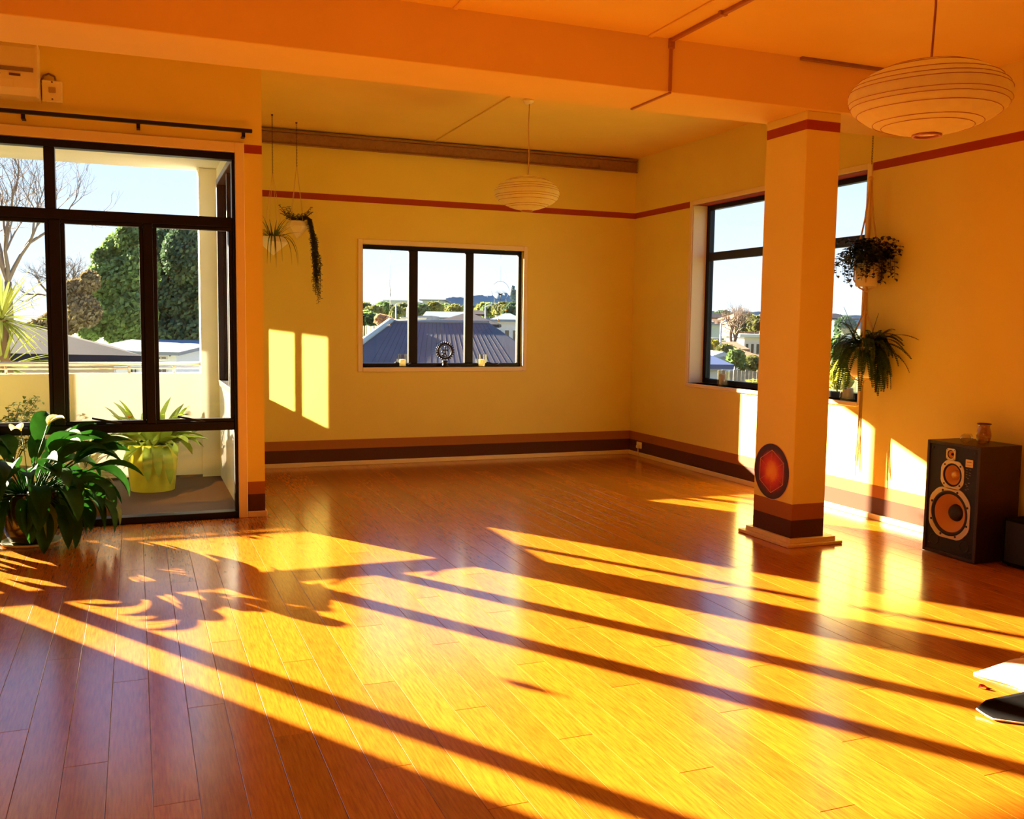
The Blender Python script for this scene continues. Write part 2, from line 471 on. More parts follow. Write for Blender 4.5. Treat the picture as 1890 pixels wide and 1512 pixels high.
# galvanised channel along the head of the back wall
tr = struct('trim_2')
mb = MB(); mb.cbox(XC, XR-.02, YB-.05, YB, 3.162, 3.272, .004); mb.build('channel_web', M_steel, tr)
mb = MB(); mb.box(XC, XR-.02, YB-.075, YB-.05, 3.272, 3.29); mb.box(XC, XR-.02, YB-.075, YB-.05, 3.152, 3.162); mb.build('channel_lip', M_steel, tr)
for i in range(5):
    mb = MB(); mb.tube([(1.45+.83*i, YB-.05, 3.20), (1.45+.83*i, YB-.064, 3.20)], .013, 6, smooth=False); mb.build('bolt', M_steel, tr)

# ceiling cover strips
mb = MB(); mb.cbox(2.875, 2.910, 5.60, YB-.08, Z_BACK-.012, Z_BACK, .003); mb.build('trim_3', M_ceil, None, kind='structure')
mb = MB(); mb.cbox(2.850, 2.880, 3.2, 5.09, Z_FRONT-.012, Z_FRONT, .003); mb.build('trim_4', M_ceil, None, kind='structure')
mb = MB(); mb.cbox(1.640, 1.668, 3.0, 5.09, Z_FRONT-.012, Z_FRONT, .003); mb.build('trim_5', M_ceil, None, kind='structure')
mb = MB(); mb.cbox(3.95, XR, 5.075, 5.10, 3.145, 3.165, .003); mb.build('trim_6', M_steel, None, kind='structure')

# ================================================================ WINDOWS
def pane(parent, a, b, m=None):
    mb = MB(); mb.box(a[0], b[0], a[1], b[1], a[2], b[2]); return mb.build('pane', m or M_glass, parent)
def bar(parent, name, x0, x1, y0, y1, z0, z1, m=None, c=.004):
    mb = MB(); mb.cbox(x0, x1, y0, y1, z0, z1, c); return mb.build(name, m or M_alu, parent)

# --- window_1: the tall glazing onto the balcony
w1 = struct('window_1')
fy0, fy1 = YG+.015, YG+.10
bar(w1, 'frame_head', GX0, GX1, fy0, fy1, 2.605, GZ1)
bar(w1, 'frame_sill', GX0, GX1, fy0-.02, fy1, 0.0, .05)
bar(w1, 'frame_jamb', GX1-.022, GX1, fy0, fy1, .05, 2.605)
bar(w1, 'frame_jamb', GX0, GX0+.03, fy0, fy1, .05, 2.605)
bar(w1, 'transom', GX0+.03, GX1-.022, fy0, fy1, 2.125, 2.195)
bar(w1, 'mid_rail', GX0+.03, GX1-.022, fy0, fy1, .655, .715)
for xa, xb in ((-.549, -.481),):
    bar(w1, 'mullion', xa, xb, fy0, fy1, 2.195, 2.605)
bar(w1, 'mullion', -1.72, -1.655, fy0, fy1, 2.195, 2.605)
bar(w1, 'mullion', -1.72, -1.655, fy0, fy1, .05, 2.125)
bar(w1, 'mullion', -.530, -.458, fy0, fy1, .715, 2.125)
bar(w1, 'mullion', .065, .130, fy0, fy1, .715, 2.125)
def sash(x0, x1, z0, z1, t=.026):
    s = struct_child(w1, 'sash')
    for nm, b in (('sash_rail', (x0, x1, fy0+.01, fy1-.02, z1-t, z1)), ('sash_rail', (x0, x1, fy0+.01, fy1-.02, z0, z0+t)),
                  ('sash_stile', (x0, x0+t, fy0+.01, fy1-.02, z0+t, z1-t)), ('sash_stile', (x1-t, x1, fy0+.01, fy1-.02, z0+t, z1-t))):
        bar(s, nm, *b)
    pane(s, (x0+t, fy0+.04, z0+t), (x1-t, fy0+.046, z1-t))
def struct_child(parent, name):
    o = bpy.data.objects.new(name, None); COL.objects.link(o); o.parent = parent; o.empty_display_size = .05; return o
for xa, xb in ((GX0+.03, -1.72), (-1.655, -.53), (-.458, .065), (.130, GX1-.022)):
    sash(xa, xb, .715, 2.125)
for xa, xb, za, zb in ((GX0+.03, -1.72, 2.195, 2.605), (-1.655, -.549, 2.195, 2.605), (-.481, GX1-.022, 2.195, 2.605), (GX0+.03, GX1-.022, .05, .655)):
    pane(w1, (xa, fy0+.04, za), (xb, fy0+.046, zb))
for xs in (-.20, .36):                                       # window stays on the mid rail
    mb = MB(); mb.tube([(xs, fy0-.012, .722), (xs+.10, fy0-.02, .722), (xs-.09, fy0-.02, .765)], .008, 6); mb.build('stay', M_black, w1)
bar(w1, 'architrave', GX1, GX1+.064, YG-.018, YG+.015, 0.0, GZ1+.07, M_trim)
bar(w1, 'architrave', GX0-.064, GX0, YG-.018, YG+.015, 0.0, GZ1+.07, M_trim)
bar(w1, 'architrave', GX0, GX1, YG-.018, YG+.015, GZ1, GZ1+.07, M_trim)
# --- window_2: the three-light window in the back wall
w2 = struct('window_2')
gy0, gy1 = YB+.055, YB+.115
bar(w2, 'frame_head', BX0, BX1, gy0, gy1, BZ1-.042, BZ1)
bar(w2, 'frame_sill', BX0, BX1, gy0, gy1, BZ0, BZ0+.04)
bar(w2, 'frame_jamb', BX0, BX0+.018, gy0, gy1, BZ0+.04, BZ1-.042)
bar(w2, 'frame_jamb', BX1-.035, BX1, gy0, gy1, BZ0+.04, BZ1-.042)
bar(w2, 'mullion', 2.650, 2.745, gy0, gy1, BZ0+.04, BZ1-.042)
bar(w2, 'mullion', 3.268, 3.358, gy0, gy1, BZ0+.04, BZ1-.042)
for xa, xb in ((BX0+.018, 2.650), (2.745, 3.268), (3.358, BX1-.035)):
    pane(w2, (xa, gy0+.03, BZ0+.04), (xb, gy0+.036, BZ1-.042))
for b in ((BX0-.05, BX0, BZ0-.045, BZ1+.05), (BX1, BX1+.045, BZ0-.045, BZ1+.05)):
    bar(w2, 'architrave', b[0], b[1], YB-.014, YB+.02, b[2], b[3], M_trim)
bar(w2, 'architrave', BX0, BX1, YB-.014, YB+.02, BZ1, BZ1+.05, M_trim)
bar(w2, 'sill', BX0, BX1, YB-.02, gy0, BZ0-.045, BZ0+.0, M_trim)
for xs in (2.50, 3.50):
    mb = MB(); mb.tube([(xs, gy0-.015, BZ0+.05), (xs+.13, gy0-.03, BZ0+.02), (xs+.17, gy0-.02, BZ0+.04)], .008, 6); mb.build('stay', M_black, w2)
# --- window_3: the tall window in the right wall
w3 = struct('window_3')
hx0, hx1 = XR+.165, XR+.225
bar(w3, 'frame_head', hx0, hx1, RY0, RY1, RZ1-.045, RZ1)
bar(w3, 'frame_sill', hx0, hx1, RY0, RY1, RZ0, RZ0+.05)
bar(w3, 'frame_jamb', hx0, hx1, RY1-.055, RY1, RZ0+.05, RZ1-.045)
bar(w3, 'frame_jamb', hx0, hx1, RY0, RY0+.04, RZ0+.05, RZ1-.045)
bar(w3, 'transom', hx0, hx1, RY0+.04, RY1-.055, 2.125, 2.205)
bar(w3, 'mullion', hx0, hx1, 7.06, 7.13, RZ0+.05, RZ1-.045)
for ya, yb in ((RY0+.04, 7.06), (7.13, RY1-.055)):
    pane(w3, (hx0+.03, ya, RZ0+.05), (hx0+.036, yb, 2.125)); pane(w3, (hx0+.03, ya, 2.205), (hx0+.036, yb, RZ1-.045))
for a, b, c_, d in ((RY0-.05, RY0, RZ0-.03, RZ1+.045), (RY1, RY1+.05, RZ0-.03, RZ1+.045)):
    bar(w3, 'architrave', XR-.012, XR+.015, a, b, c_, d, M_trim)
bar(w3, 'architrave', XR-.012, XR+.015, RY0, RY1, RZ1, RZ1+.045, M_trim)
bar(w3, 'sill', XR-.02, hx0, RY0, RY1, RZ0-.035, RZ0+.0, M_trim)
bar(w3, 'sill_lining', XR, hx0, RY0, RY0+.008, RZ0, RZ1, M_trim); bar(w3, 'sill_lining', XR, hx0, RY1-.008, RY1, RZ0, RZ1, M_trim)
# --- unseen windows added for more bounce light: further along the glazing wall and in the far left wall
w5 = struct('window_5')
bar(w5, 'frame_head', -4.35, -3.15, fy0, fy1, 2.60, GZ1); bar(w5, 'frame_sill', -4.35, -3.15, fy0, fy1, .8, .86)
bar(w5, 'frame_jamb', -4.35, -4.30, fy0, fy1, .86, 2.60); bar(w5, 'frame_jamb', -3.20, -3.15, fy0, fy1, .86, 2.60)
pane(w5, (-4.30, fy0+.04, .86), (-3.20, fy0+.046, 2.60))
for k, (ya, yb) in enumerate(((-1.9, -.2),)):
    w6 = struct('window_%d' % (6+k)); xa, xb = X_LEFT-.14, X_LEFT-.06; ym = (ya+yb)/2
    bar(w6, 'frame_head', xa, xb, ya, yb, 2.54, 2.60); bar(w6, 'frame_sill', xa, xb, ya, yb, .75, .81)
    bar(w6, 'frame_jamb', xa, xb, ya, ya+.05, .81, 2.54); bar(w6, 'frame_jamb', xa, xb, yb-.05, yb, .81, 2.54); bar(w6, 'mullion', xa, xb, ym-.03, ym+.03, .81, 2.54)
    for a_, b_ in ((ya+.05, ym-.03), (ym+.03, yb-.05)): pane(w6, (xa+.04, a_, .81), (xa+.046, b_, 2.54))
# --- window_4: the window in the return wall, seen from outside through the glazing
w4 = struct('window_4')
kx0, kx1 = XC-.185, XC-.10
bar(w4, 'frame_head', kx0, kx1, TY0, TY1, TZ1-.05, TZ1)
bar(w4, 'frame_sill', kx0, kx1, TY0, TY1, TZ0, TZ0+.05)
bar(w4, 'frame_jamb', kx0, kx1, TY0, TY0+.03, TZ0+.05, TZ1-.05); bar(w4, 'frame_jamb', kx0, kx1, TY1-.05, TY1, TZ0+.05, TZ1-.05)
bar(w4, 'mullion', kx0+.02, kx1-.005, 8.168, 8.212, TZ0+.05, TZ1-.05)
for ya, yb in ((TY0+.03, 8.165), (8.215, TY1-.05)):
    pane(w4, (kx0+.05, ya, TZ0+.05), (kx0+.056, yb, TZ1-.05))

# ================================================================ INTERIOR OBJECTS
M_white = mat('white_plastic', (0.90, 0.84, 0.60), .4)
M_paper = mat('rice_paper', (0.97, 0.94, 0.56), .85, trans=.6, var=.04, scale=20)
M_cord = mat('pale_cord', (0.62, 0.38, 0.12), .7)
M_wick = mat('wire_ring', (0.45, 0.14, 0.03), .5)
M_dkgrey = mat('dark_vinyl', (0.006, 0.0045, 0.004), .9, spec=.1)
M_walnut = mat('walnut_veneer', (0.030, 0.010, 0.005), .4, var=.25, scale=6, stretch=(1, 14, 1))
M_baffle = mat('black_baffle', (0.006, 0.0055, 0.004), .6)
M_silver = mat('brushed_silver', (0.72, 0.62, 0.44), .35, metal=.55)
M_cone = mat('paper_cone', (0.62, 0.30, 0.09), .65)
M_rubber = mat('black_rubber', (0.010, 0.008, 0.007), .5)
M_gold = mat('gold_dome', (0.85, 0.60, 0.20), .3, metal=.6)
M_label = mat('pale_label', (0.80, 0.68, 0.42), .5)
M_ink = mat('printed_ink', (0.16, 0.08, 0.03), .7)
M_clear = glass_mat('clear_glass', (0.97, 0.96, 0.92), 1.8, .02)
M_amber = glass_mat('amber_tinted_glass', (0.86, 0.72, 0.50), 1.8, .02)
M_wax = mat('candle_wax', (0.95, 0.88, 0.60), .55, trans=.4)
M_bronze = mat('dark_bronze', (0.020, 0.012, 0.008), .4, metal=.4)
M_pot = mat('white_ceramic', (0.93, 0.86, 0.60), .55)
M_soil = mat('potting_soil', (0.030, 0.016, 0.008), .95, var=.4, scale=60)

# ---- paper lanterns
def lantern(name, label, c, Rr, H, ztop, canopy=True):
    t = thing(name, label, 'lamp', c, 0, 'paper lanterns hanging from the ceiling')
    mb = MB(); prof = []; n = 56; rows = 11
    def prof_r(u):                      # flattened lantern profile, u from 0 (top) to 1 (bottom)
        z = (.5-u)*H
        k = abs(2*u-1)
        r = Rr*(max(0.0, 1-k**2.0))**.62
        return max(r, .16*Rr), z
    vs_ = []; steps = rows*4
    for i in range(steps+1):
        u = i/steps; r, z = prof_r(u)
        w = abs(math.sin(math.pi*u*rows+.28*math.sin(u*rows*2.3)*3.1))
        for k in range(n):
            a = 2*math.pi*k/n
            rr = r - .018*Rr*w*(.6+.4*math.sin(7*a+i*.2)) + .004*Rr*math.sin(19*a+2*i)
            zz = z + .012*H*math.sin(3*a+.5)*(1-abs(2*u-1))
            vs_.append((rr*math.cos(a), rr*math.sin(a), zz))
    fs = [(i*n+k, (i+1)*n+k, (i+1)*n+(k+1) % n, i*n+(k+1) % n) for i in range(steps) for k in range(n)]
    mb.add(vs_, fs, 0, True)
    mb.build('paper_shade', M_paper, t)
    for i in range(1, rows):
        u_ = (i+.28*math.sin(i*2.3))/rows; r, z = prof_r(u_); r *= 1.002
        mb = MB(); mb.tube([(r*math.cos(2*math.pi*k/40), r*math.sin(2*math.pi*k/40), z+.012*H*math.sin(6*math.pi*k/40+.5)*(1-abs(2*i/rows-1))) for k in range(41)], .0014, 4, cap=False)
        mb.build('hoop', M_wick, t)
    mb = MB(); r = .16*Rr
    mb.tube([(r*1.05*math.cos(2*math.pi*k/24), r*1.05*math.sin(2*math.pi*k/24), -H/2) for k in range(25)], .006, 6, cap=False)
    mb.build('base_ring', M_wick, t)
    mb = MB(); zt = ztop-c[2]
    mb.tube([(0, 0, H*.2), (.012, 0, H*.2+(zt-H*.2)*.35), (.004, .004, H*.2+(zt-H*.2)*.7), (.010, 0, zt-.03)], .0045, 6); mb.build('cord', M_cord if canopy else M_wick, t)
    if canopy:
        mb = MB(); mb.lathe([(0, zt), (.045, zt), (.045, zt-.018), (.02, zt-.035), (0, zt-.035)], 20); mb.build('ceiling_rose', M_white, t)
    mb = MB(); mb.tube([(-r, 0, H*.46), (0, 0, H*.2), (r, 0, H*.46)], .003, 5); mb.tube([(0, 0, H*.2), (0, 0, H*.05)], .02, 10); mb.build('lamp_holder', M_white, t)
    return t
q_ = at(1714, 181, 2.8)
lantern('paper_lantern', 'large pleated paper lantern nearest the camera, left of the right wall', (q_.x, q_.y, q_.z), .285, .272, Z_FRONT, False)
q_ = at(973, 357, 7.46)
lantern('paper_lantern', 'smaller-looking paper lantern hanging before the back wall window', (q_.x, q_.y, q_.z), .272, .29, Z_BACK)

# ---- air conditioner, isolator switch and curtain rail
t = thing('air_conditioner', 'white wall-mounted air conditioner under the ceiling beam at left', 'air conditioner', (-.95, YG, 3.05))
mb = MB(); prof = [(0, -.165), (-.17, -.165), (-.205, -.12), (-.215, .02), (-.205, .13), (-.18, .165), (0, .165)]
Mx = Matrix(((0,0,1,0),(1,0,0,0),(0,1,0,0),(0,0,0,1)))
mb.prism(prof, -.38, .385, Mx); mb.build('casing', M_white, t)
mb = MB(); mb.prism([(0, -.172), (-.175, -.172), (-.212, -.12), (-.222, .02), (-.212, .137), (-.185, .172), (0, .172)], .385, .40, Mx); mb.build('end_cap', M_white, t); mb = MB(); mb.prism([(0, -.172), (-.175, -.172), (-.212, -.12), (-.222, .02), (-.212, .137), (-.185, .172), (0, .172)], -.395, -.38, Mx); mb.build('end_cap', M_white, t)
mb = MB(); mb.box(-.37, .375, -.219, -.206, -.022, .004); mb.build('intake_slot', mat('shadowed_grey', (0.30, 0.20, 0.10), .6), t)
mb = MB(); mb.cbox(-.36, .26, -.222, -.20, -.128, -.07, .004, M=Matrix.Translation((0,.012,0))); mb.build('louvre', M_white, t)
mb = MB()
for k in range(4): mb = MB(); mb.box(.06+k*.035, .08+k*.035, -.2175, -.21, -.048, -.040); mb.build('status_light', M_ink, t)
mb = MB(); mb.box(.235, .30, -.2175, -.208, -.052, -.038); mb.build('display', M_ink, t)
t = thing('isolator_switch', 'square white isolator switch beside the air conditioner', 'switch', (-.48, YG, 2.96))
mb = MB(); mb.cbox(-.062, .062, -.035, 0, -.07, .07, .006); mb.build('housing', M_white, t)
mb = MB(); mb.cbox(-.022, .022, -.046, -.035, -.012, .024, .004); mb.build('rocker', mat('grey_rocker', (0.45, 0.30, 0.12), .5), t)
mb = MB(); mb.tube([(-.06, -.012, -.06), (-.072, -.012, .05), (-.05, -.012, .10), (-.02, -.012, .115), (.015, -.012, .10), (.02, -.012, .07)], .007, 6); mb.build('cable', mat('grey_cable', (0.18, 0.11, 0.05), .5), t)
for zz in (-.053, .058): mb = MB(); mb.tube([(0, -.035, zz), (0, -.039, zz)], .006, 8); mb.build('screw', M_ink, t)
t = thing('curtain_rail', 'black curtain rail without curtains above the balcony glazing', 'curtain rail', (0, YG, 2.80))
mb = MB(); mb.cbox(-2.4, .805, -.085, -.058, -.012, .014, .003); mb.build('rail', M_black, t)
for xb in (-2.1, -1.38, -.655, .05, .745):
    mb = MB(); mb.cbox(xb-.012, xb+.012, -.078, -.062, -.042, -.010, .002); mb.box(xb-.012, xb+.012, -.078, 0, -.044, -.034); mb.build('bracket', M_black, t)

# ---- conduit over the beam
t = thing('cable_conduit', 'thin brown conduit running over the ceiling and down the beam', 'conduit', (3.01, 5.1, Z_FRONT))
mb = MB(); mb.cbox(-.012, .012, -2.4, -.012, -.022, 0, .003); mb.build('ceiling_run', M_conduit, t)
mb = MB(); mb.cbox(-.010, .010, -.012, 0, -.312+.005, 0, .002); mb.build('beam_run', M_conduit, t)
mb = MB(); mb.cbox(-.008, .008, -.012, .47, -.322, -.312, .002); mb.build('soffit_run', M_conduit, t)
for yy in (-.55, -1.2): 
    mb = MB(); mb.cbox(-.028, .020, yy-.012, yy+.012, -.025, 0, .002); mb.build('saddle', M_conduit, t)
mb = MB(); mb.cbox(-.018, .018, -.022, 0, -.06, -.0, .003); mb.build('elbow', M_conduit, t)

# ---- power outlet low on the right wall by the corner
t = thing('power_outlet', 'small white power outlet low on the right wall near the back corner', 'outlet', (XR, 9.335, .125))
mb = MB(); mb.cbox(-.012, 0, -.055, .055, -.036, .036, .004); mb.build('face_plate', M_white, t)
mb = MB(); mb.cbox(-.05, -.012, -.035, .0, -.030, .005, .005); mb.build('plug', M_white, t)
mb = MB(); mb.tube([(-.03, -.018, -.03), (-.03, -.02, -.07), (-.022, -.03, -.118)], .004, 6); mb.build('flex', M_white, t)

# ---- round hexagon print on the column
t = thing('wall_print', 'round dark red print with a glowing hexagon on the column', 'print', (4.055, 5.362, .472), 0)
def facing_x(rad): return Matrix(((0,0,-1,0),(-1,0,0,0),(0,1,0,0),(0,0,0,1)))
MX = facing_x(0)
disc = [(.192*math.cos(2*math.pi*k/56), .192*math.sin(2*math.pi*k/56)) for k in range(56)]
mb = MB(); mb.prism(disc, 0, .004, MX)
def print_mat():
    m = bpy.data.materials.new('glowing_print'); m.use_nodes = True
    nt = m.node_tree; N, L = nt.nodes, nt.links; b = N['Principled BSDF']; b.inputs['Roughness'].default_value = .5
    tc = N.new('ShaderNodeTexCoord'); ln = N.new('ShaderNodeVectorMath'); ln.operation = 'LENGTH'
    L.new(tc.outputs['Object'], ln.inputs[0])
    nz = N.new('ShaderNodeTexNoise'); nz.inputs['Scale'].default_value = 22; L.new(tc.outputs['Object'], nz.inputs['Vector'])
    ma = N.new('ShaderNodeMath'); ma.operation = 'MULTIPLY_ADD'; ma.inputs[1].default_value = .05; L.new(nz.outputs['Fac'], ma.inputs[0]); L.new(ln.outputs['Value'], ma.inputs[2])
    mr = N.new('ShaderNodeMapRange'); mr.inputs['From Min'].default_value = .025; mr.inputs['From Max'].default_value = .217; L.new(ma.outputs[0], mr.inputs['Value'])
    rp = N.new('ShaderNodeValToRGB'); el = rp.color_ramp.elements
    el[0].position = 0; el[0].color = (.95, .42, .03, 1); el[1].position = 1; el[1].color = (.020, .004, .006, 1)
    for p_, c_ in ((.22, (.90, .30, .02, 1)), (.42, (.66, .05, .012, 1)), (.62, (.42, .012, .012, 1)), (.80, (.07, .005, .010, 1))):
        q = el.new(p_); q.color = c_
    L.new(mr.outputs[0], rp.inputs[0]); L.new(rp.outputs[0], b.inputs['Base Color'])
    return m
mb.build('disc', print_mat(), t)
M_line = mat('pale_print_line', (0.80, 0.42, 0.26), .5)
def hexa(r): return [(r*math.sin(math.pi/3*k), r*math.cos(math.pi/3*k)) for k in range(6)]
def line_on_disc(mb, a, b, w=.0014):
    A, B = Vector((*a, 0)), Vector((*b, 0)); d = (B-A).normalized(); n_ = Vector((-d.y, d.x, 0))*w
    mb.prism([((A-n_).x, (A-n_).y), ((B-n_).x, (B-n_).y), ((B+n_).x, (B+n_).y), ((A+n_).x, (A+n_).y)], .004, .0052, MX)
mb = MB(); H6, h6 = hexa(.148), hexa(.074)
for k in range(6): line_on_disc(mb, H6[k], H6[(k+1) % 6])
mb.build('outer_hexagon', M_line, t)
mb = MB()
for k in range(6): line_on_disc(mb, h6[k], h6[(k+1) % 6], .001); line_on_disc(mb, h6[k], H6[k], .001)
mb.build('inner_hexagon', mat('orange_print_line', (0.85, 0.28, 0.06), .5), t)
mb = MB(); ring = [(.1935, .0), (.1935, .005), (.1905, .005), (.1905, 0)]
mb.lathe(ring, 56, 0, MX); mb.build('rim', M_line, t)

# ---- loudspeaker
t = thing('loudspeaker', 'big black three-way floor loudspeaker against the right wall', 'speaker', (4.835, 4.345, 0))
SW, SD, SH = .425, .35, .738           # width along y, depth along x
mb = MB(); th = .02
mb.cbox(0, SD, 0, th, 0.004, SH, .003); mb.cbox(0, SD, SW-th, SW, 0.004, SH, .003)
mb.cbox(0, SD, th, SW-th, SH-th, SH, .002); mb.cbox(0, SD, th, SW-th, 0.004, th+.004, .002); mb.box(SD-.015, SD-.002, th, SW-th, th+.004, SH-th)
mb.build('cabinet', M_walnut, t)
def holed_plate(mb, y0, y1, z0, z1, cy, cz, r, x=.010, d=.018, m_=48):
    ring = []; out = []
    for k in range(m_):
        a_ = 2*math.pi*k/m_ + .0001; ca, sa = math.cos(a_), math.sin(a_); ring.append((cy+r*ca, cz+r*sa))
        tt = min(((y1 if ca > 0 else y0)-cy)/ca if abs(ca) > 1e-9 else 9, ((z1 if sa > 0 else z0)-cz)/sa if abs(sa) > 1e-9 else 9); out.append((cy+tt*ca, cz+tt*sa))
    cor = {}
    for (yy, zz) in ((y0, z0), (y1, z0), (y1, z1), (y0, z1)):
        a_ = math.atan2(zz-cz, yy-cy) % (2*math.pi); k = int(a_/(2*math.pi)*m_) % m_; cor[k] = (yy, zz)
    v = [(x, p[0], p[1]) for p in out] + [(x, p[0], p[1]) for p in ring] + [(x+d, p[0], p[1]) for p in ring]; f = []
    for k in range(m_):
        k2 = (k+1) % m_; f.append((k, m_+k, m_+k2, k2)); f.append((m_+k, 2*m_+k, 2*m_+k2, m_+k2))
        if k in cor: v.append((x, cor[k][0], cor[k][1])); f.append((k, k2, len(v)-1))
    mb.add(v, f)
mb = MB(); holed_plate(mb, th, SW-th, th+.004, .452, .222, .283, .140); holed_plate(mb, th, SW-th, .452, .625, .212, .533, .074); holed_plate(mb, th, SW-th, .625, SH-th, .232, .664, .027)
mb.build('baffle', M_baffle, t)
def FX(y, z, x=.010): return Matrix.Translation((x, y, z)) @ MX
def driver(name, y, z, r, kind):
    d = struct_child(t, name); d.location = (.010, y, z)
    n = 8 if kind != 'tweeter' else 4
    mb = MB()
    if kind == 'tweeter':
        a = r; c = r*.28
        poly = [(-a+c,-a),(a-c,-a),(a,-a+c),(a,a-c),(a-c,a),(-a+c,a),(-a,a-c),(-a,-a+c)]
    else:
        a = r; c = r*.56
        poly = []
        for sx, sy, fl in ((1,1,0),(-1,1,1),(-1,-1,0),(1,-1,1)):
            A = [(a*sx*(1), (a-c)*sy), (a*sx*.93, (a-c*.66)*sy), ((a-c*.66)*sx, a*sy*.93), ((a-c)*sx, a*sy)]
            poly += A if not fl else A[::-1]
    outer = poly; ri = r*({'woofer': .90, 'midrange': .815, 'tweeter': .76}[kind]); m_ = 48
    inner = [(ri*math.cos(2*math.pi*k/m_), ri*math.sin(2*math.pi*k/m_)) for k in range(m_)]
    # plate with a round hole: fan of quads between the ring and the outline
    def ray_hit(a_):
        ca, sa = math.cos(a_), math.sin(a_); best = 9
        for (x1, y1), (x2, y2) in zip(outer, outer[1:]+outer[:1]):
            ex, ey = x2-x1, y2-y1; den = ca*ey-sa*ex
            if abs(den) < 1e-9: continue
            tt = (x1*ey-y1*ex)/den; uu = (x1*sa-y1*ca)/den
            if tt > 0 and -1e-6 <= uu <= 1+1e-6: best = min(best, tt)
        return (ca*best, sa*best)
    out = [ray_hit(2*math.pi*k/m_) for k in range(m_)]
    vs_ = [MX @ Vector((x, y, h)) for h in (.0, .006) for (x, y) in out] + [MX @ Vector((x, y, h)) for h in (.006, -.004) for (x, y) in inner]
    fs = []
    for k in range(m_):
        k2 = (k+1) % m_
        fs += [(k, k2, m_+k2, m_+k), (m_+k, m_+k2, 2*m_+k2, 2*m_+k), (2*m_+k, 2*m_+k2, 3*m_+k2, 3*m_+k)]
    mb.add(vs_, fs); mb.build('frame', M_silver, d)
    mb = MB()
    if kind == 'tweeter':
        mb.lathe([(ri, .004), (ri*.9, .002), (ri*.82, .001)], 40, 0, MX); mb.build('surround', M_rubber, d)
        mb = MB(); mb.lathe([(ri*.85, .001), (ri*.34, -.010), (0, -.011)], 40, 0, MX); mb.build('cone', M_cone, d)
        mb = MB(); mb.lathe([(ri*.34, -.010), (ri*.22, -.002), (0, .001)], 20, 0, MX); mb.build('dust_cap', M_rubber, d)
    else:
        mb.lathe([(ri, .004), (ri*.97, .008), (ri*.90, .010), (ri*.86, .004), (ri*.84, -.001)], 48, 0, MX); mb.build('surround', M_rubber, d)
        mb = MB(); mb.lathe([(ri*.85, .000), (ri*.60, -.16*r), (ri*.36, -.36*r), (0, -.40*r)], 48, 0, MX); mb.build('cone', M_cone, d)
        mb = MB()
        if kind == 'woofer': mb.lathe([(ri*.38, -.34*r), (ri*.33, -.24*r), (ri*.2, -.19*r), (0, -.17*r)], 32, 0, MX); mb.build('dust_cap', M_rubber, d)
        else: mb.lathe([(ri*.36, -.36*r), (ri*.34, -.14*r), (ri*.22, -.03*r), (0, .01*r)], 28, 0, MX); mb.build('dust_cap', M_gold, d)
    nb = {'woofer': 8, 'midrange': 4, 'tweeter': 4}[kind]
    for k in range(nb):
        a_ = 2*math.pi*(k+.5)/nb if kind != 'woofer' else 2*math.pi*(k+.5)/nb
        rr = r*(.945 if kind == 'woofer' else (1.05 if kind == 'tweeter' else .95))
        mb = MB(); mb.lathe([(r*.046 if kind == 'woofer' else r*.065, .005), (r*.042 if kind == 'woofer' else r*.06, .009), (0, .009)], 10, 0, Matrix.Translation(MX @ Vector((rr*math.cos(a_), rr*math.sin(a_), 0))) @ MX)
        mb.build('screw', M_rubber, d)
driver('tweeter', .232, .664, .037, 'tweeter')
driver('midrange', .212, .533, .092, 'midrange')
driver('woofer', .222, .283, .163, 'woofer')
mb = MB(); mb.box(.006, .010, .058, .114, .600, .648); mb.build('maker_plate', M_label, t)
mb = MB(); mb.box(.0052, .006, .068, .103, .630, .634); mb.build('plate_mark', M_ink, t); mb = MB(); mb.box(.0052, .006, .064, .108, .612, .6135); mb.build('plate_mark', M_ink, t)
M_mark = mat('pale_marking', (0.40, 0.30, 0.18), .6)
for k, (yy, zz) in enumerate(((.105,.585),(.078,.585),(.105,.568),(.080,.565),(.105,.552),(.08,.548),(.105,.536),(.092,.528),(.085,.500),(.106,.490),(.096,.480),(.088,.462),(.104,.455))):
    mb = MB(); mb.box(.0085, .010, yy-.006, yy+.006, zz-.0015, zz+.0015); mb.build('level_mark', M_mark, t)
for (yy, zz) in ((.335, .095), (.095, .090)):
    mb = MB(); mb.lathe([(.038, .0), (.038, .002), (.034, .003), (.030, -.001), (.028, -.009), (0, -.0095)], 28, 0, FX(yy, zz)); mb.build('bass_port', M_rubber, t)
for yy in (.045, SW-.045):
    for zz in (.06, SH-.045):
        mb = MB(); mb.lathe([(.009, 0), (.009, .004), (0, .004)], 12, 0, FX(yy, zz)); mb.build('grille_peg', M_rubber, t)
# second dark box behind it at the frame's edge
t = thing('subwoofer_box', 'low dark box behind the loudspeaker at the right edge', 'box', (5.0, 3.93, 0))
mb = MB(); mb.cbox(0, .22, 0, .36, .012, .30, .006); mb.build('cabinet', M_dkgrey, t)
mb = MB(); mb.cbox(-.006, 0, .02, .34, .03, .285, .002); mb.build('grille', M_baffle, t)
for xx, yy in ((.03, .03), (.19, .03), (.03, .33), (.19, .33)):
    mb = MB(); mb.tube([(xx, yy, 0), (xx, yy, .014)], .012, 10); mb.build('foot', M_rubber, t)

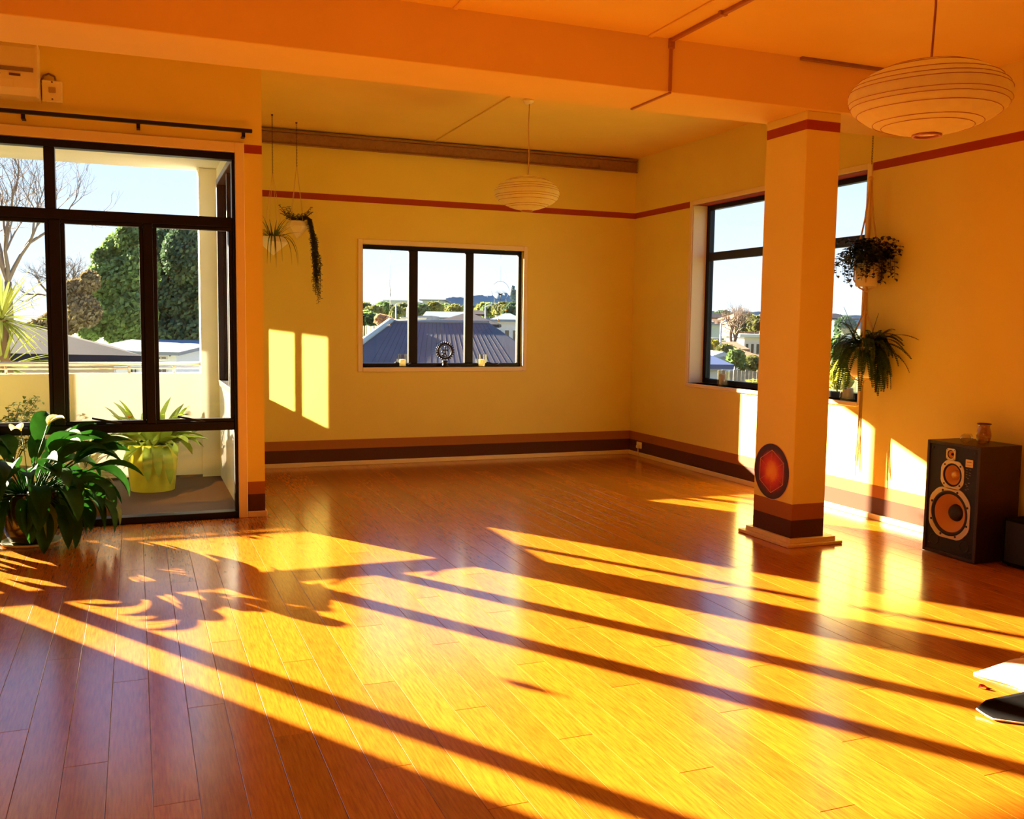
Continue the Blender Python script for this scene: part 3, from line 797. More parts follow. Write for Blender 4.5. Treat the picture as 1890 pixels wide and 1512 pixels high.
# ---- glass jars on the loudspeaker
ST = .738
def jar(name, label, loc, prof, m, cat='jar'):
    t = thing(name, label, cat, loc, 0, 'glass jars on the loudspeaker')
    mb = MB(); mb.lathe(prof, 28); mb.build('bowl', m, t)
    return t
def shell(profo, w=.0025):
    return profo + [(max(0, r-w), z+(w if i == 0 else 0)) for i, (r, z) in reversed(list(enumerate(profo)))] 
bowl = [(0, 0), (.020, .001), (.032, .014), (.034, .026), (.030, .040), (.024, .048)]
jar('glass_bowl', 'round clear glass bowl, rear left one on the loudspeaker', (5.02, 4.62, ST), shell(bowl), M_clear, 'bowl')
jar('glass_bowl', 'round clear glass bowl at the loudspeaker front, left of the tall jar', (4.955, 4.575, ST), shell(bowl), M_clear, 'bowl')
j = jar('glass_jar', 'tall amber-tinted glass jar with a flared rim on the loudspeaker', (5.06, 4.53, ST), shell([(0, 0), (.030, .001), (.040, .02), (.046, .045), (.042, .075), (.034, .100), (.035, .112), (.042, .120)]), M_amber)
mb = MB(); mb.tube([(.041*math.cos(2*math.pi*k/28), .041*math.sin(2*math.pi*k/28), .121) for k in range(29)], .0035, 6, cap=False); mb.build('rim', mat('brown_glass_rim', (0.14, 0.05, 0.02), .3), j)
jar('glass_bowl', 'round clear glass bowl in front of the tall amber jar', (4.985, 4.475, ST), shell(bowl), M_clear, 'bowl')

# ---- candles in glasses
def candle(label, loc, r=.048, h=.14, hc=.075, rc=.033):
    t = thing('candle_glass', label, 'candle', loc, 0, 'candle glasses on the window sills')
    mb = MB(); mb.lathe([(0, 0), (r, 0), (r, h), (r-.003, h), (r-.003, .012), (0, .012)], 28, smooth=False); mb.build('glass', M_clear, t)
    mb = MB(); mb.lathe([(0, .013), (rc, .013), (rc, hc), (rc*.8, hc+.006), (0, hc-.002)], 24); mb.build('candle', M_wax, t)
    mb = MB(); mb.tube([(0, 0, hc-.003), (.001, .001, hc+.012)], .0012, 5); mb.build('wick', M_black, t)
    return t
candle('cream candle in a clear glass at the left of the back window sill', (2.575, YB+.022, BZ0), .046, .135)
candle('cream candle in a clear glass right of the statue on the back window sill', (3.447, YB+.022, BZ0), .05, .135)
candle('cream pillar candle in glass left of the column on the right window sill', (XR+.09, 7.88, RZ0), .055, .15, .11, .04)
candle('cream candle in glass right of the column on the right window sill', (XR+.09, 6.12, RZ0), .062, .15, .09, .042)

# ---- statue on the back sill: a dancing figure in a ring of flames
t = thing('dancer_statue', 'small dark bronze dancing figure in a spiked ring on the back sill', 'statue', (3.035, YB+.02, BZ0))
zc, rr = .168, .077
mb = MB(); mb.lathe([(0, 0), (.038, 0), (.040, .012), (.030, .026), (.024, .040), (.032, .058), (.028, .068), (0, .070)], 20); mb.build('pedestal', M_bronze, t)
mb = MB(); mb.tube([(rr*math.sin(2*math.pi*k/48), 0, zc-rr*math.cos(2*math.pi*k/48)) for k in range(49)], .011, 6, cap=False)
mb.tube([((rr-.018)*math.sin(2*math.pi*k/48), 0, zc-(rr-.018)*math.cos(2*math.pi*k/48)) for k in range(49)], .003, 5, cap=False); mb.build('ring', M_bronze, t)
for k in range(24):
    a_ = 2*math.pi*(k+.5)/24
    if abs(math.pi-a_) > math.pi-.35: continue
    mb = MB(); d_ = Vector((math.sin(a_), 0, -math.cos(a_))); c_ = Vector((0, 0, zc))
    mb.tube([c_+d_*(rr+.004), c_+d_*(rr+.026)], [.0085, .005], 6); mb.build('flame', M_bronze, t)
mb = MB()
P = lambda x, z, y=0: (x, y, z)
mb.tube([P(.002, .135), P(0, .150), P(-.002, .168), P(0, .184), P(.001, .192)], [.010, .009, .008, .011, .005], 8)      # trunk
mb.tube([P(.001, .190), P(.002, .197), P(.002, .207), P(.002, .214), P(.002, .222)], [.004, .008, .009, .008, .002], 8)  # head and crown
mb.tube([P(.004, .137), P(.014, .118), P(.006, .098), P(.004, .072)], [.008, .007, .005, .004], 7)                       # standing leg
mb.tube([P(0, .137), P(-.014, .140), P(-.034, .128), P(-.010, .116), P(.004, .112)], [.008, .007, .006, .005, .004], 7)  # raised leg
for sg in (-1, 1):
    mb.tube([P(sg*.009, .184), P(sg*.028, .178), P(sg*.046, .200), P(sg*.050, .208)], [.005, .0045, .0035, .003], 6)
    mb.tube([P(sg*.009, .180), P(sg*.030, .168), P(sg*.038, .152), P(sg*.020, .148)], [.005, .0042, .0035, .003], 6)
    mb.tube([P(sg*.006, .205), P(sg*.030, .213), P(sg*.050, .186)], [.002, .002, .001], 5)
mb.build('dancing_figure', M_bronze, t)

# ---- thin wire ornaments hanging in the back window
M_wire = mat('thin_wire', (0.05, 0.045, 0.04), .5)
M_bead = mat('amber_bead', (0.85, 0.55, 0.12), .15)
def ornament(label, x, z, r, rz, top, beads):
    t = thing('wire_ornament', label, 'ornament', (x, YB+.03, z), rz, 'wire ornaments hanging in the back window')
    mb = MB(); mb.tube([(r*math.cos(2*math.pi*k/40), 0, r*math.sin(2*math.pi*k/40)) for k in range(41)], .0018, 5, cap=False); mb.build('hoop', M_wire, t)
    mb = MB(); mb.tube([(0, 0, r), (0, 0, top-z)], .0009, 4); mb.build('hanging_thread', M_wire, t)
    mb = MB()
    if r > .06:
        mb.tube([(0,0,-r), (0,0,-r*.25)], .003, 5)
        for k in range(9):
            a_ = math.pi*(.12+.76*k/8); e_ = Vector((math.cos(a_)*r*.72, 0, -r*.28+math.sin(a_)*r*.42))
            mb.tube([(0,0,-r*.5), e_*.6+Vector((0,0,-r*.12)), e_], [.002, .0016, .001], 4)
    else: mb.tube([(0,0,-r), (0,0,r)], .001, 4)
    mb.build('wire_tree', M_wire, t)
    for bx, bl in beads:
        zz = -math.sqrt(max(0, r*r-bx*bx)); mb = MB(); mb.tube([(bx, 0, zz), (bx, 0, zz-bl)], .0008, 4); mb.build('thread', M_wire, t)
        mb = MB(); mb.lathe([(0, -.011), (.008, -.007), (.011, 0), (.008, .007), (0, .011)], 12, 0, Matrix.Translation((bx, 0, zz-bl-.011))); mb.build('bead', M_bead, t)
ornament('thin wire hoop seen nearly edge-on with beads, left light of the back window', 2.443, 1.812, .055+.035, R(80), BZ1-.02, ((0, .20), (.012, .28)))
ornament('wire tree-of-life hoop with beads in the right light of the back window', 3.655, 1.815, .10, 0, BZ1-.02, ((-.07, .14), (-.02, .20), (.065, .12)))

t = thing('crystal_ornament', 'small dark teardrop ornament hanging in the balcony glazing at far left', 'ornament', (-.92, YG-.05, 1.42))
mb = MB(); mb.lathe([(0, -.05), (.022, -.035), (.032, -.01), (.022, .02), (.008, .045), (0, .05)], 12); mb.build('drop', M_bronze, t)
mb = MB(); mb.tube([(0, 0, .05), (0, 0, 1.17)], .0008, 4); mb.build('thread', M_wire, t)
# ---- things on the floor at the right edge
M_cloth = mat('white_towel', (0.92, 0.86, 0.70), .9)
t = thing('white_towel', 'folded white towel on the floor at the lower right edge', 'towel', (3.30, 2.86, 0))
mb = MB(); nx, ny = 26, 12; vs_ = []
for i in range(nx+1):
    for j in range(ny+1):
        u, v = i/nx, j/ny
        edge = min(1, 6*min(u*1.2+.02, v+.03, 1.03-v))
        z = .004 + edge*(.030+.016*math.sin(2.5+5*u)*math.cos(3*v)+.022*math.exp(-((u-.25)/.10)**2)*math.sin(math.pi*v))
        yy = -.20+.26*v - .10*u*(1-v) + .02*math.sin(6*u)
        vs_.append((.0+.75*u + .02*math.sin(5*v), yy, z))
fs = [(i*(ny+1)+j, (i+1)*(ny+1)+j, (i+1)*(ny+1)+j+1, i*(ny+1)+j+1) for i in range(nx) for j in range(ny)]
n0 = len(vs_); vs_ += [(x, y, .001) for x, y, z in vs_[:n0]]
fs += [tuple(k+n0 for k in f[::-1]) for f in fs]
def border(nx, ny):
    b = [i*(ny+1) for i in range(nx+1)] + [nx*(ny+1)+j for j in range(1, ny+1)] + [i*(ny+1)+ny for i in range(nx-1, -1, -1)] + [j for j in range(ny-1, 0, -1)]
    return b
bd = border(nx, ny)
fs += [(bd[k+1] if k+1 < len(bd) else bd[0], bd[k], bd[k]+n0, (bd[k+1] if k+1 < len(bd) else bd[0])+n0) for k in range(len(bd))]
mb.add(vs_, fs, 0, True); mb.build('towel_cloth', M_cloth, t)
mb = MB(); mb.tube([(.28, .075, .025), (.45, .085, .036), (.72, .07, .036)], [.012, .032, .032], 10); mb.build('rolled_edge', mat('beige_towel', (0.62, 0.46, 0.22), .9), t)
t = thing('black_mat', 'black curled mat with a white edge at the lower right corner', 'mat', (3.0, 2.52, 0))
mb = MB(); nu, nv = 20, 14; vs_ = []
def mat_pt(u, v):
    # u along the mat to the right, v from the front edge to the back edge
    x = -.045+.55*u + .05*(1-v)**2*0; y = -.035-.20*u + (.165+.16*u)*v
    if u < .16: y += (.16-u)*(.5-v)*.55
    z = .0078 + .05*(v**2)*(.2+.8*u) + .003*(1-u)**3
    return Vector((x, y, z))
for i in range(nu+1):
    for j in range(nv+1): vs_.append(mat_pt(i/nu, j/nv))
fs = [(i*(nv+1)+j, (i+1)*(nv+1)+j, (i+1)*(nv+1)+j+1, i*(nv+1)+j+1) for i in range(nu) for j in range(nv)]
n0 = len(vs_); vs_ += [p-Vector((0, 0, .007)) for p in vs_[:n0]]
fs += [tuple(k+n0 for k in f[::-1]) for f in fs]
bd = border(nu, nv)
fs += [(bd[(k+1) % len(bd)], bd[k], bd[k]+n0, bd[(k+1) % len(bd)]+n0) for k in range(len(bd))]
mb.add(vs_, fs, 0, True); mb.build('mat_sheet', M_dkgrey, t)
mb = MB(); mb.tube([mat_pt(i/20, 0)-Vector((0, .001, .0035)) for i in range(20, -1, -1)] + [mat_pt(0, j/10)-Vector((.001, 0, .0035)) for j in range(1, 11)], .0032, 6); mb.build('white_binding', M_cloth, t)
t = thing('red_petal', 'single red petal lying on the floor beside the white towel', 'petal', (3.19, 2.785, .001))
mb = MB(); mb.blade((-.02, .008, .001), (1, -.35, .25), (0, 0, 1), .048, .030, 1.2, 6, 'round', .3); mb.build('petal_blade', mat('red_petal', (0.55, 0.01, 0.012), .5), t)

# ================================================================ PLANTS INDOORS
M_lily = mat('peace_lily_leaf', (0.018, 0.085, 0.008), .6, spec=.15, var=.4, scale=9, trans=.25)
M_lily2 = mat('peace_lily_yellowing', (0.16, 0.24, 0.02), .4, var=.3, scale=12, trans=.4)
M_spathe = mat('cream_spathe', (0.80, 0.70, 0.30), .5, trans=.4)
M_stem = mat('green_stem', (0.05, 0.12, 0.02), .5)
M_ivy = mat('ivy_leaf', (0.016, 0.030, 0.008), .45, var=.3, scale=20, trans=.2)
M_fern = mat('fern_leaf', (0.030, 0.075, 0.012), .55, var=.3, scale=14, trans=.3)
M_trail = mat('trailing_leaf', (0.022, 0.020, 0.008), .55, var=.3, scale=25)
M_aloe = mat('spiky_leaf', (0.06, 0.09, 0.02), .45, var=.3, scale=12, trans=.1)
M_glaze = mat('brown_glaze', (0.030, 0.012, 0.006), .18, coat=.6, var=.3, scale=5)
M_macrame = mat('macrame_cord', (0.72, 0.50, 0.20), .8, bump=.3, scale=300)
M_chain = mat('brown_chain', (0.10, 0.04, 0.012), .45, metal=.5)
rnd = random.Random(5)
U = rnd.uniform

# ---- peace lily by the glazing
PLX, PLY = -.655, 6.80
t = thing('peace_lily', 'big peace lily in a brown glazed pot on the floor before the balcony glazing', 'potted plant', (PLX, PLY, 0))
mb = MB(); mb.lathe([(0, .012), (.118, .012), (.135, .03), (.165, .11), (.180, .20), (.178, .27), (.166, .325), (.172, .345), (.160, .348), (.152, .33), (.150, .30), (0, .30)], 40); mb.build('pot', M_glaze, t)
mb = MB(); mb.lathe([(0, .0), (.165, .0), (.182, .016), (.178, .018), (.160, .010), (0, .010)], 40); mb.build('saucer', M_pot, t)
mb = MB(); mb.lathe([(0, .318), (.09, .322), (.1535, .312), (.1535, .302)], 24); mb.build('soil', M_soil, t)
def lily_leaf(az, tilt, stalk, L, W, droop, m, twist=0, base_r=.06):
    d0 = Vector((math.cos(az)*math.cos(tilt), math.sin(az)*math.cos(tilt), math.sin(tilt)))
    b = Vector((math.cos(az)*base_r, math.sin(az)*base_r, .30))
    pts = [b]; d = d0.copy(); n = 5
    for i in range(n):
        pts.append(pts[-1]+d*stalk/n); d = (d+Vector((math.cos(az)*.05, math.sin(az)*.05, -droop*.25/n))).normalized()
    mb = MB(); mb.tube(pts, [.005, .0045, .004, .0035, .003, .003], 5)
    side = d.cross(Vector((0, 0, 1))); up = side.cross(d).normalized()
    mb.blade(pts[-1], d, up, L, W, droop, 8, 'lance', .28, 0, twist)
    mb.build('leaf', m, t)
for k in range(34):                                   # upper, arching
    az = 2*math.pi*k/34*3.0 + U(-.25, .25)
    lily_leaf(az, U(.85, 1.35), U(.20, .36), U(.26, .36), U(.10, .14), U(.9, 1.7), M_lily, U(-.5, .5))
for k in range(44):                                   # middle skirt
    az = 2*math.pi*k/44 + U(-.2, .2)
    lily_leaf(az, U(.45, .95), U(.20, .34), U(.25, .35), U(.10, .135), U(1.8, 3.0), M_lily, U(-.5, .5))
for k in range(30):                                   # low, hanging
    az = 2*math.pi*k/30 + U(-.2, .2)
    lily_leaf(az, U(.15, .55), U(.16, .26), U(.22, .32), U(.09, .12), U(2.6, 4.2), M_lily if k % 5 else M_lily2, U(-.6, .6))
lily_leaf(-.12, .95, .34, .36, .125, .8, M_lily, .2); lily_leaf(-.05, .62, .40, .30, .11, 1.2, M_lily, -.3); lily_leaf(-.5, .55, .36, .28, .11, 2.2, M_lily, 0)
lily_leaf(-.35, .30, .38, .26, .10, 3.4, M_lily, 0); lily_leaf(-.15, .25, .42, .2, .07, 3.6, M_lily2, .1)
for az, h in ((.3, .44), (2.0, .40)):
    mb = MB(); e_ = Vector((math.cos(az)*.12, math.sin(az)*.12, .32+h)); mb.tube([(0, 0, .30), (e_.x*.5, e_.y*.5, .32+h*.6), e_], .003, 5); mb.build('flower_stalk', M_stem, t)
    mb = MB(); mb.blade(e_, (math.cos(az)*.7-.3, math.sin(az), .35), (0, 0, 1), .13, .075, .9, 7, 'lance', .45); mb.build('spathe', M_spathe, t)
    mb = MB(); mb.tube([e_, e_+Vector((.01, -.01, .05))], [.006, .004], 7); mb.build('spadix', M_spathe, t)

# ---- hanging faceted planters by the end of the glazing wall
def chain_part(parent, z0, z1, r=.0075):
    mb = MB(); z = z0; i = 0
    while z < z1:
        pts = []
        for k in range(9):
            a = 2*math.pi*k/8; u, w = r*.62*math.cos(a), r*1.35*math.sin(a)
            pts.append((u, 0, z+w) if i % 2 == 0 else (0, u, z+w))
        mb.tube(pts, .0016, 3, cap=False); z += r*1.95; i += 1
    return mb.build('chain', M_chain, parent, kind='stuff')
def faceted(name, label, loc, Rp, hp, rot, chain_len):
    t = thing(name, label, 'hanging planter', loc, rot, 'faceted hanging planters')
    n = 6; mb = MB(); vs_ = []
    for r, z in ((.74*Rp, 0), (Rp, -.30*hp)): vs_ += [(r*math.cos(2*math.pi*k/n), r*math.sin(2*math.pi*k/n), z) for k in range(n)]
    vs_.append((0, 0, -hp)); vs_ += [(.68*Rp*math.cos(2*math.pi*k/n), .68*Rp*math.sin(2*math.pi*k/n), z) for z in (0, -.05) for k in range(n)]
    fs = []
    for k in range(n):
        k2 = (k+1) % n
        fs += [(k, n+k, n+k2, k2), (n+k, 2*n, n+k2), (k2, 2*n+1+k2, 2*n+1+k, k), (2*n+1+k2, 3*n+1+k2, 3*n+1+k, 2*n+1+k)]
    fs.append(tuple(3*n+1+k for k in range(n)))
    mb.add(vs_, fs); mb.build('pot', M_pot, t)
    mb = MB(); mb.lathe([(0, -.018), (.66*Rp, -.022), (.66*Rp, -.03)], 6); mb.build('soil', M_soil, t)
    top = Z_BACK - loc[2]; zk = top - chain_len
    for k in range(4):
        a = math.pi/4 + math.pi/2*k
        mb = MB(); mb.tube([(.70*Rp*math.cos(a), .70*Rp*math.sin(a), -.005), (.002*math.cos(a), .002*math.sin(a), zk)], .0016, 4); mb.build('cord', M_macrame, t)
    chain_part(t, zk, top-.006)
    mb = MB(); mb.lathe([(0, top), (.010, top), (.008, top-.012), (0, top-.012)], 10); mb.build('hook', M_chain, t)
    return t
t = faceted('faceted_planter', 'white faceted planter with a spiky plant beside the end of the glazing wall', (1.187, 8.95, 2.222), .140, .168, R(12), .52)
for k in range(26):
    az, ti = U(0, 6.28), U(.5, 1.45); d = (math.cos(az)*math.cos(ti), math.sin(az)*math.cos(ti), math.sin(ti))
    mb = MB(); mb.blade((.03*math.cos(az), .03*math.sin(az), -.02), d, (0, 0, 1), U(.16, .27), U(.012, .022), U(.4, 1.6), 7, 'taper', .35); mb.build('leaf', M_aloe, t)
for k in range(9):
    az, ti = U(-2.4, .6), U(.25, .8); d = (math.cos(az)*math.cos(ti), math.sin(az)*math.cos(ti), math.sin(ti))
    mb = MB(); mb.blade((.05*math.cos(az), .05*math.sin(az), -.01), d, (0, 0, 1), U(.30, .42), U(.010, .016), U(3.5, 5.0), 10, 'taper', .3); mb.build('leaf', M_aloe, t)
t = faceted('faceted_planter', 'white faceted planter with a long dark trailing plant near the back wall', (1.442, 9.20, 2.398), .118, .166, R(-14), .40)
def strand(path, name='strand', leaf=.024, dens=1.0, m=None):
    mb = MB(); mb.tube(path, .0022, 3)
    P_ = [Vector(p) for p in path]
    for a, b in zip(P_, P_[1:]):
        L_ = (b-a).length; n = max(1, int(L_/.0085*dens))
        for i in range(n):
            p = a.lerp(b, (i+rnd.random())/n); az = U(0, 6.28); d = Vector((math.cos(az), math.sin(az), U(-.5, .5)))
            mb.blade(p, d, (0, 0, 1), leaf*U(.7, 1.2), leaf*.55, .3, 2, 'round', .3)
    return mb.build(name, m or M_trail, t)
for k in range(26):                                            # hanging bunch on the window side
    az = U(-.55, .75); r0 = .08; L_ = U(.30, .62) if k > 3 else U(.58, .72)
    c_, s_ = math.cos(az), math.sin(az); path = [(c_*.03, s_*.03, -.02), (c_*r0, s_*r0, .045), (c_*(r0+.04), s_*(r0+.04), .02), (c_*(r0+.06), s_*(r0+.06)*.8, -.08)]
    x1, y1 = c_*(r0+.05)+.02, s_*.08
    for i in range(1, 6): path.append((x1 + .02*math.sin(i+k)+.012*i*(1 if k % 3 else .5), y1+.015*math.cos(i*1.3+k), -.08-L_*i/5))
    strand(path)
for k in range(16):                                            # the crown and its upright tips
    az = 2*math.pi*k/16 + U(-.2, .2); c_, s_ = math.cos(az), math.sin(az); L_ = U(.08, .17)
    strand([(c_*.02, s_*.02, -.02), (c_*.07, s_*.07, .03), (c_*(.07+L_*.6), s_*(.07+L_*.6), .03+L_*U(.2, .8))], dens=1.2)
for k in range(10):
    az = 2*math.pi*k/10; c_, s_ = math.cos(az), math.sin(az)
    strand([(0, 0, -.02), (c_*.06, s_*.06, .035), (c_*.10, s_*.10, .02)], dens=1.4)

# ---- double macrame hanger by the right window
HY = 5.74; hc = at(1600, 500, HY); HX = hc.x; LIM = XR-.012-HX
def zpx(py): return at(1600-.045*(py-500), py, HY).z
z1t, z1b, z2t, z2b = zpx(486), zpx(529), zpx(640), zpx(697)
hz = z1b
t = thing('macrame_hanger', 'long two-tier macrame plant hanger on a chain beside the right window', 'plant hanger', (HX, HY, hz))
chain_part(t, zpx(300)-hz, Z_BACK-hz-.004, .0095)
mb = MB(); mb.lathe([(0, Z_BACK-hz), (.012, Z_BACK-hz), (.009, Z_BACK-hz-.015), (0, Z_BACK-hz-.015)], 10); mb.build('hook', M_chain, t)
def knot(z, r=.016):
    mb = MB(); mb.lathe([(0, z+.02), (r*.7, z+.016), (r, z), (r*.7, z-.016), (0, z-.02)], 10); mb.build('knot', M_macrame, t)
zk = zpx(330)-hz
for k in range(4):
    a = math.pi/4+math.pi/2*k; c_, s_ = math.cos(a), math.sin(a)
    mb = MB(); mb.tube([(0, 0, zk), (c_*.012, s_*.012, zk-.12), (c_*.03, s_*.03, zk-.30), (c_*.088, s_*.088, z1t-hz), (c_*.090, s_*.090, .05), (c_*.05, s_*.05, -.008), (c_*.01, s_*.01, -.03)], .0065, 6); mb.build('cord', M_macrame, t)
    mb = MB(); mb.tube([(c_*.006, s_*.006, -.03), (c_*.012, s_*.012, -.16), (c_*.018, s_*.018, -.22), (c_*.10, s_*.10, z2t-hz+.02), (c_*.112, s_*.112, z2t-hz-.08), (c_*.07, s_*.07, z2b-hz-.006), (c_*.008, s_*.008, z2b-hz-.03)], .0065, 6); mb.build('cord', M_macrame, t)
for z in (zk, -.03, -.20, z2b-hz-.04): knot(z, .018)
zt0, zt1 = z2b-hz-.05, zpx(880)-hz
for k in range(12):
    a = 2*math.pi*k/12; c_, s_ = math.cos(a), math.sin(a)
    mb = MB(); mb.tube([(c_*.008, s_*.008, zt0), (c_*.014+.002*math.sin(k), s_*.014, zt0*.4+zt1*.6), (c_*.022+.006*math.sin(3*k), s_*.018, zt1+U(0, .16))], .003, 4); mb.build('tassel_strand', M_macrame, t)
# upper pot with ivy
t = thing('ivy_pot', 'pale pot of dark trailing ivy in the upper tier of the hanger', 'potted plant', (HX, HY, z1b))
hp = z1t-z1b
mb = MB(); mb.lathe([(0, 0), (.074, 0), (.080, .01), (.083, hp), (.077, hp), (.074, hp-.02), (0, hp-.02)], 32); mb.build('pot', M_pot, t)
mb = MB(); mb.lathe([(0, hp-.012), (.0735, hp-.015), (.0735, hp-.02)], 20); mb.build('soil', M_soil, t)
M_vine = mat('ivy_stem', (0.05, 0.025, 0.01), .6)
for k in range(96):
    az = U(0, 6.28); c_, s_ = math.cos(az), math.sin(az); rise = U(.03, .19); reach = U(.08, .33); drop = U(-.10, .20)
    path = [Vector((c_*.03, s_*.03, hp-.02)), Vector((c_*.07, s_*.07, hp+rise*.7)), Vector((c_*reach*.6, s_*reach*.6, hp+rise)), Vector((c_*reach, s_*reach, hp+rise*.6-drop*.4)), Vector((c_*reach*1.05+U(-.02,.02), s_*reach*1.05, hp+rise*.2-drop))]
    if k < 3: path += [path[-1]+Vector((-.02*c_-.01, 0, -.10))]
    path = [Vector((min(p.x, LIM-.03), p.y, p.z)) for p in path]
    mb = MB(); mb.tube(path, .0016, 3); mb2 = MB()
    for a, b in zip(path, path[1:]):
        n = max(2, int((b-a).length/.016))
        for i in range(n):
            p = a.lerp(b, (i+rnd.random())/n); aa = U(0, 6.28); d = Vector((math.cos(aa), math.sin(aa), U(-.7, .3)))
            mb2.blade(p, d, (0, 0, 1), U(.024, .042), U(.020, .032), .5, 3, 'lance', .2)
            lv = len(mb2.v)-12; mb2.v[lv:] = [(min(q[0], LIM), q[1], q[2]) for q in mb2.v[lv:]]
    v = mb.build('vine', M_vine, t); mb2.build('leaves', M_ivy, v, kind='stuff')
# lower pot with a fern
t = thing('fern_pot', 'pale pot of arching green fern in the lower tier of the hanger', 'potted plant', (HX, HY, z2b))
hp = z2t-z2b
mb = MB(); mb.lathe([(0, 0), (.06, 0), (.085, .02), (.102, .07), (.104, .12), (.098, hp-.02), (.104, hp), (.096, hp), (.092, hp-.03), (0, hp-.03)], 32); mb.build('pot', M_pot, t)
mb = MB(); mb.lathe([(0, hp-.022), (.0915, hp-.025), (.0915, hp-.03)], 20); mb.build('soil', M_soil, t)
def frond(az, ti, L_, droop, w=.046):
    d = Vector((math.cos(az)*math.cos(ti), math.sin(az)*math.cos(ti), math.sin(ti))); p = Vector((math.cos(az)*.03, math.sin(az)*.03, hp-.02))
    n = 26; st = L_/n; pts = [p.copy()]; dirs = [d.copy()]
    for i in range(n):
        p = p + d*st; d = (d+Vector((0, 0, -droop/n))).normalized(); pts.append(p.copy()); dirs.append(d.copy())
    mb = MB(); mb.tube(pts[::2], .0018, 3)
    for i in range(3, n+1):
        q = i/n; wl_ = w*min(1, (q-.08)*6)*(1.06-q)**.55
        side = dirs[i].cross(Vector((0, 0, 1)))
        side = side.normalized() if side.length > .05 else Vector((-math.sin(az), math.cos(az), 0))
        for sg in (-1, 1):
            mb.blade(pts[i], side*sg+dirs[i]*.35, side.cross(dirs[i]), wl_, st*1.0, .25, 2, 'lance', .12)
    mb.v = [(min(q[0], LIM), q[1], q[2]) for q in mb.v]
    mb.build('frond', M_fern, t)
for k in range(84):
    frond(2*math.pi*k/84*5 + U(-.3, .3), U(.1, 1.2), U(.26, .44), U(1.4, 3.4))
for k in range(16): frond(U(2.4, 6.28), U(.1, .5), U(.30, .44), U(3.5, 5))
frond(-1.35, .75, .46, 1.3, .046); frond(-1.45, .55, .44, 1.5, .046); frond(-1.6, .9, .42, 1.7, .046); frond(-1.25, .3, .42, 1.6, .046); frond(2.3, 1.25, .34, .3); frond(2.6, 1.15, .30, .4); frond(-.9, 1.35, .28, .2, .02)

# ================================================================ THE BALCONY
M_slab = mat('balcony_tile', (0.42, 0.38, 0.28), .6, var=.15, scale=10)
M_dark = mat('dark_membrane', (0.05, 0.048, 0.04), .8, var=.3, scale=60)
M_rail = mat('stainless_rail', (0.62, 0.52, 0.38), .28, metal=.9)
bf = struct('balcony_floor')
mb = MB(); mb.box(-6, XC-.155, YG+.14, 9.5, -.34, -.102); mb.build('slab', M_gap, bf)
for i in range(15):
    for j in range(5):
        x0, y0 = XC-.155-.42*(i+1), YG+.14+.42*j
        if y0 > 9.15: continue
        y1 = min(y0+.42, 9.30); mb = MB(); mb.cbox(x0+.002, x0+.418, y0+.002, y1-.002, -.115, -.09, .003); mb.build('tile', M_slab, bf)
mb = MB(); mb.box(-6, XC-.155, 9.30, 9.48, -.34, .965); mb.build('wall_parapet', M_ext, None, kind='structure')
mb = MB(); mb.cbox(-6, XC-.158, 9.285, 9.30, -.09, .015, .003); mb.build('baseboard_balcony', M_dark, None, kind='structure')
mb = MB(); mb.box(.567, XC-.155, 9.28, 9.48, -.09, 2.84); mb.build('wall_pillar', M_ext, None, kind='structure')
mb = MB(); mb.box(-6, XC-.155, YG+.14, 9.50, 2.845, 3.2); mb.build('ceiling_balcony', M_ext, None, kind='structure')
mb = MB(); mb.box(-6.15, -6, YG+.14, 9.48, -.34, 3.2); mb.build('wall_balcony_end', M_ext, None, kind='structure')
t = thing('handrail', 'stainless steel handrail along the top of the cream balcony parapet', 'handrail', (0, 9.39, .965))
mb = MB(); mb.tube([(-6, 0, .085), (.567, 0, .085)], .021, 12); mb.build('top_rail', M_rail, t)
mb = MB(); mb.tube([(-6, 0, .045), (.567, 0, .045)], .009, 8); mb.build('under_rail', M_rail, t)
for xx in (-5, -3.6, -2.2, -1.06, -.055, .33): 
    mb = MB(); mb.tube([(xx, 0, 0), (xx, 0, .075)], .011, 10); mb.build('post', M_rail, t)

M_clivia = mat('strap_leaf', (0.24, 0.34, 0.04), .4, var=.3, scale=7, trans=.35)
M_lime = mat('lime_glaze', (0.55, 0.55, 0.05), .4, var=.1)
M_pale = mat('variegated_leaf', (0.72, 0.62, 0.36), .5, var=.25, scale=9, trans=.3)
M_terra = mat('brown_trough', (0.20, 0.085, 0.03), .6, var=.2)
M_bark = mat('bark_mulch', (0.38, 0.17, 0.05), .9, var=.5, scale=40)
M_shrub = mat('shrub_leaf', (0.10, 0.17, 0.04), .5, var=.4, scale=10, trans=.35)
M_red = mat('red_flower', (0.70, 0.08, 0.02), .5)
M_twig = mat('twig_bark', (0.10, 0.065, 0.04), .85)

t = thing('lime_planter', 'large lime yellow pot of broad strap-leaved plants on the balcony', 'potted plant', (.118, 8.70, -.09))
mb = MB(); mb.lathe([(0, 0), (.165, 0), (.172, .02), (.218, .45), (.224, .49), (.212, .49), (.205, .44), (0, .44)], 40); mb.build('pot', M_lime, t)
mb = MB(); mb.lathe([(0, .455), (.206, .448), (.205, .44)], 24); mb.build('soil', M_soil, t)
for k in range(64):
    az = 2*math.pi*k/64*7 + U(-.3, .3); ti = U(.35, 1.4); d = (math.cos(az)*math.cos(ti), math.sin(az)*math.cos(ti), math.sin(ti)); r0 = U(.02, .14)
    mb = MB(); mb.blade((r0*math.cos(az), r0*math.sin(az), .44), d, (0, 0, 1), U(.32, .52), U(.075, .11), U(.5, 2.2), 7, 'strap', .2); mb.v = [(q[0], max(-.26, q[1]), q[2]) for q in mb.v]; mb.build('leaf', M_clivia, t)
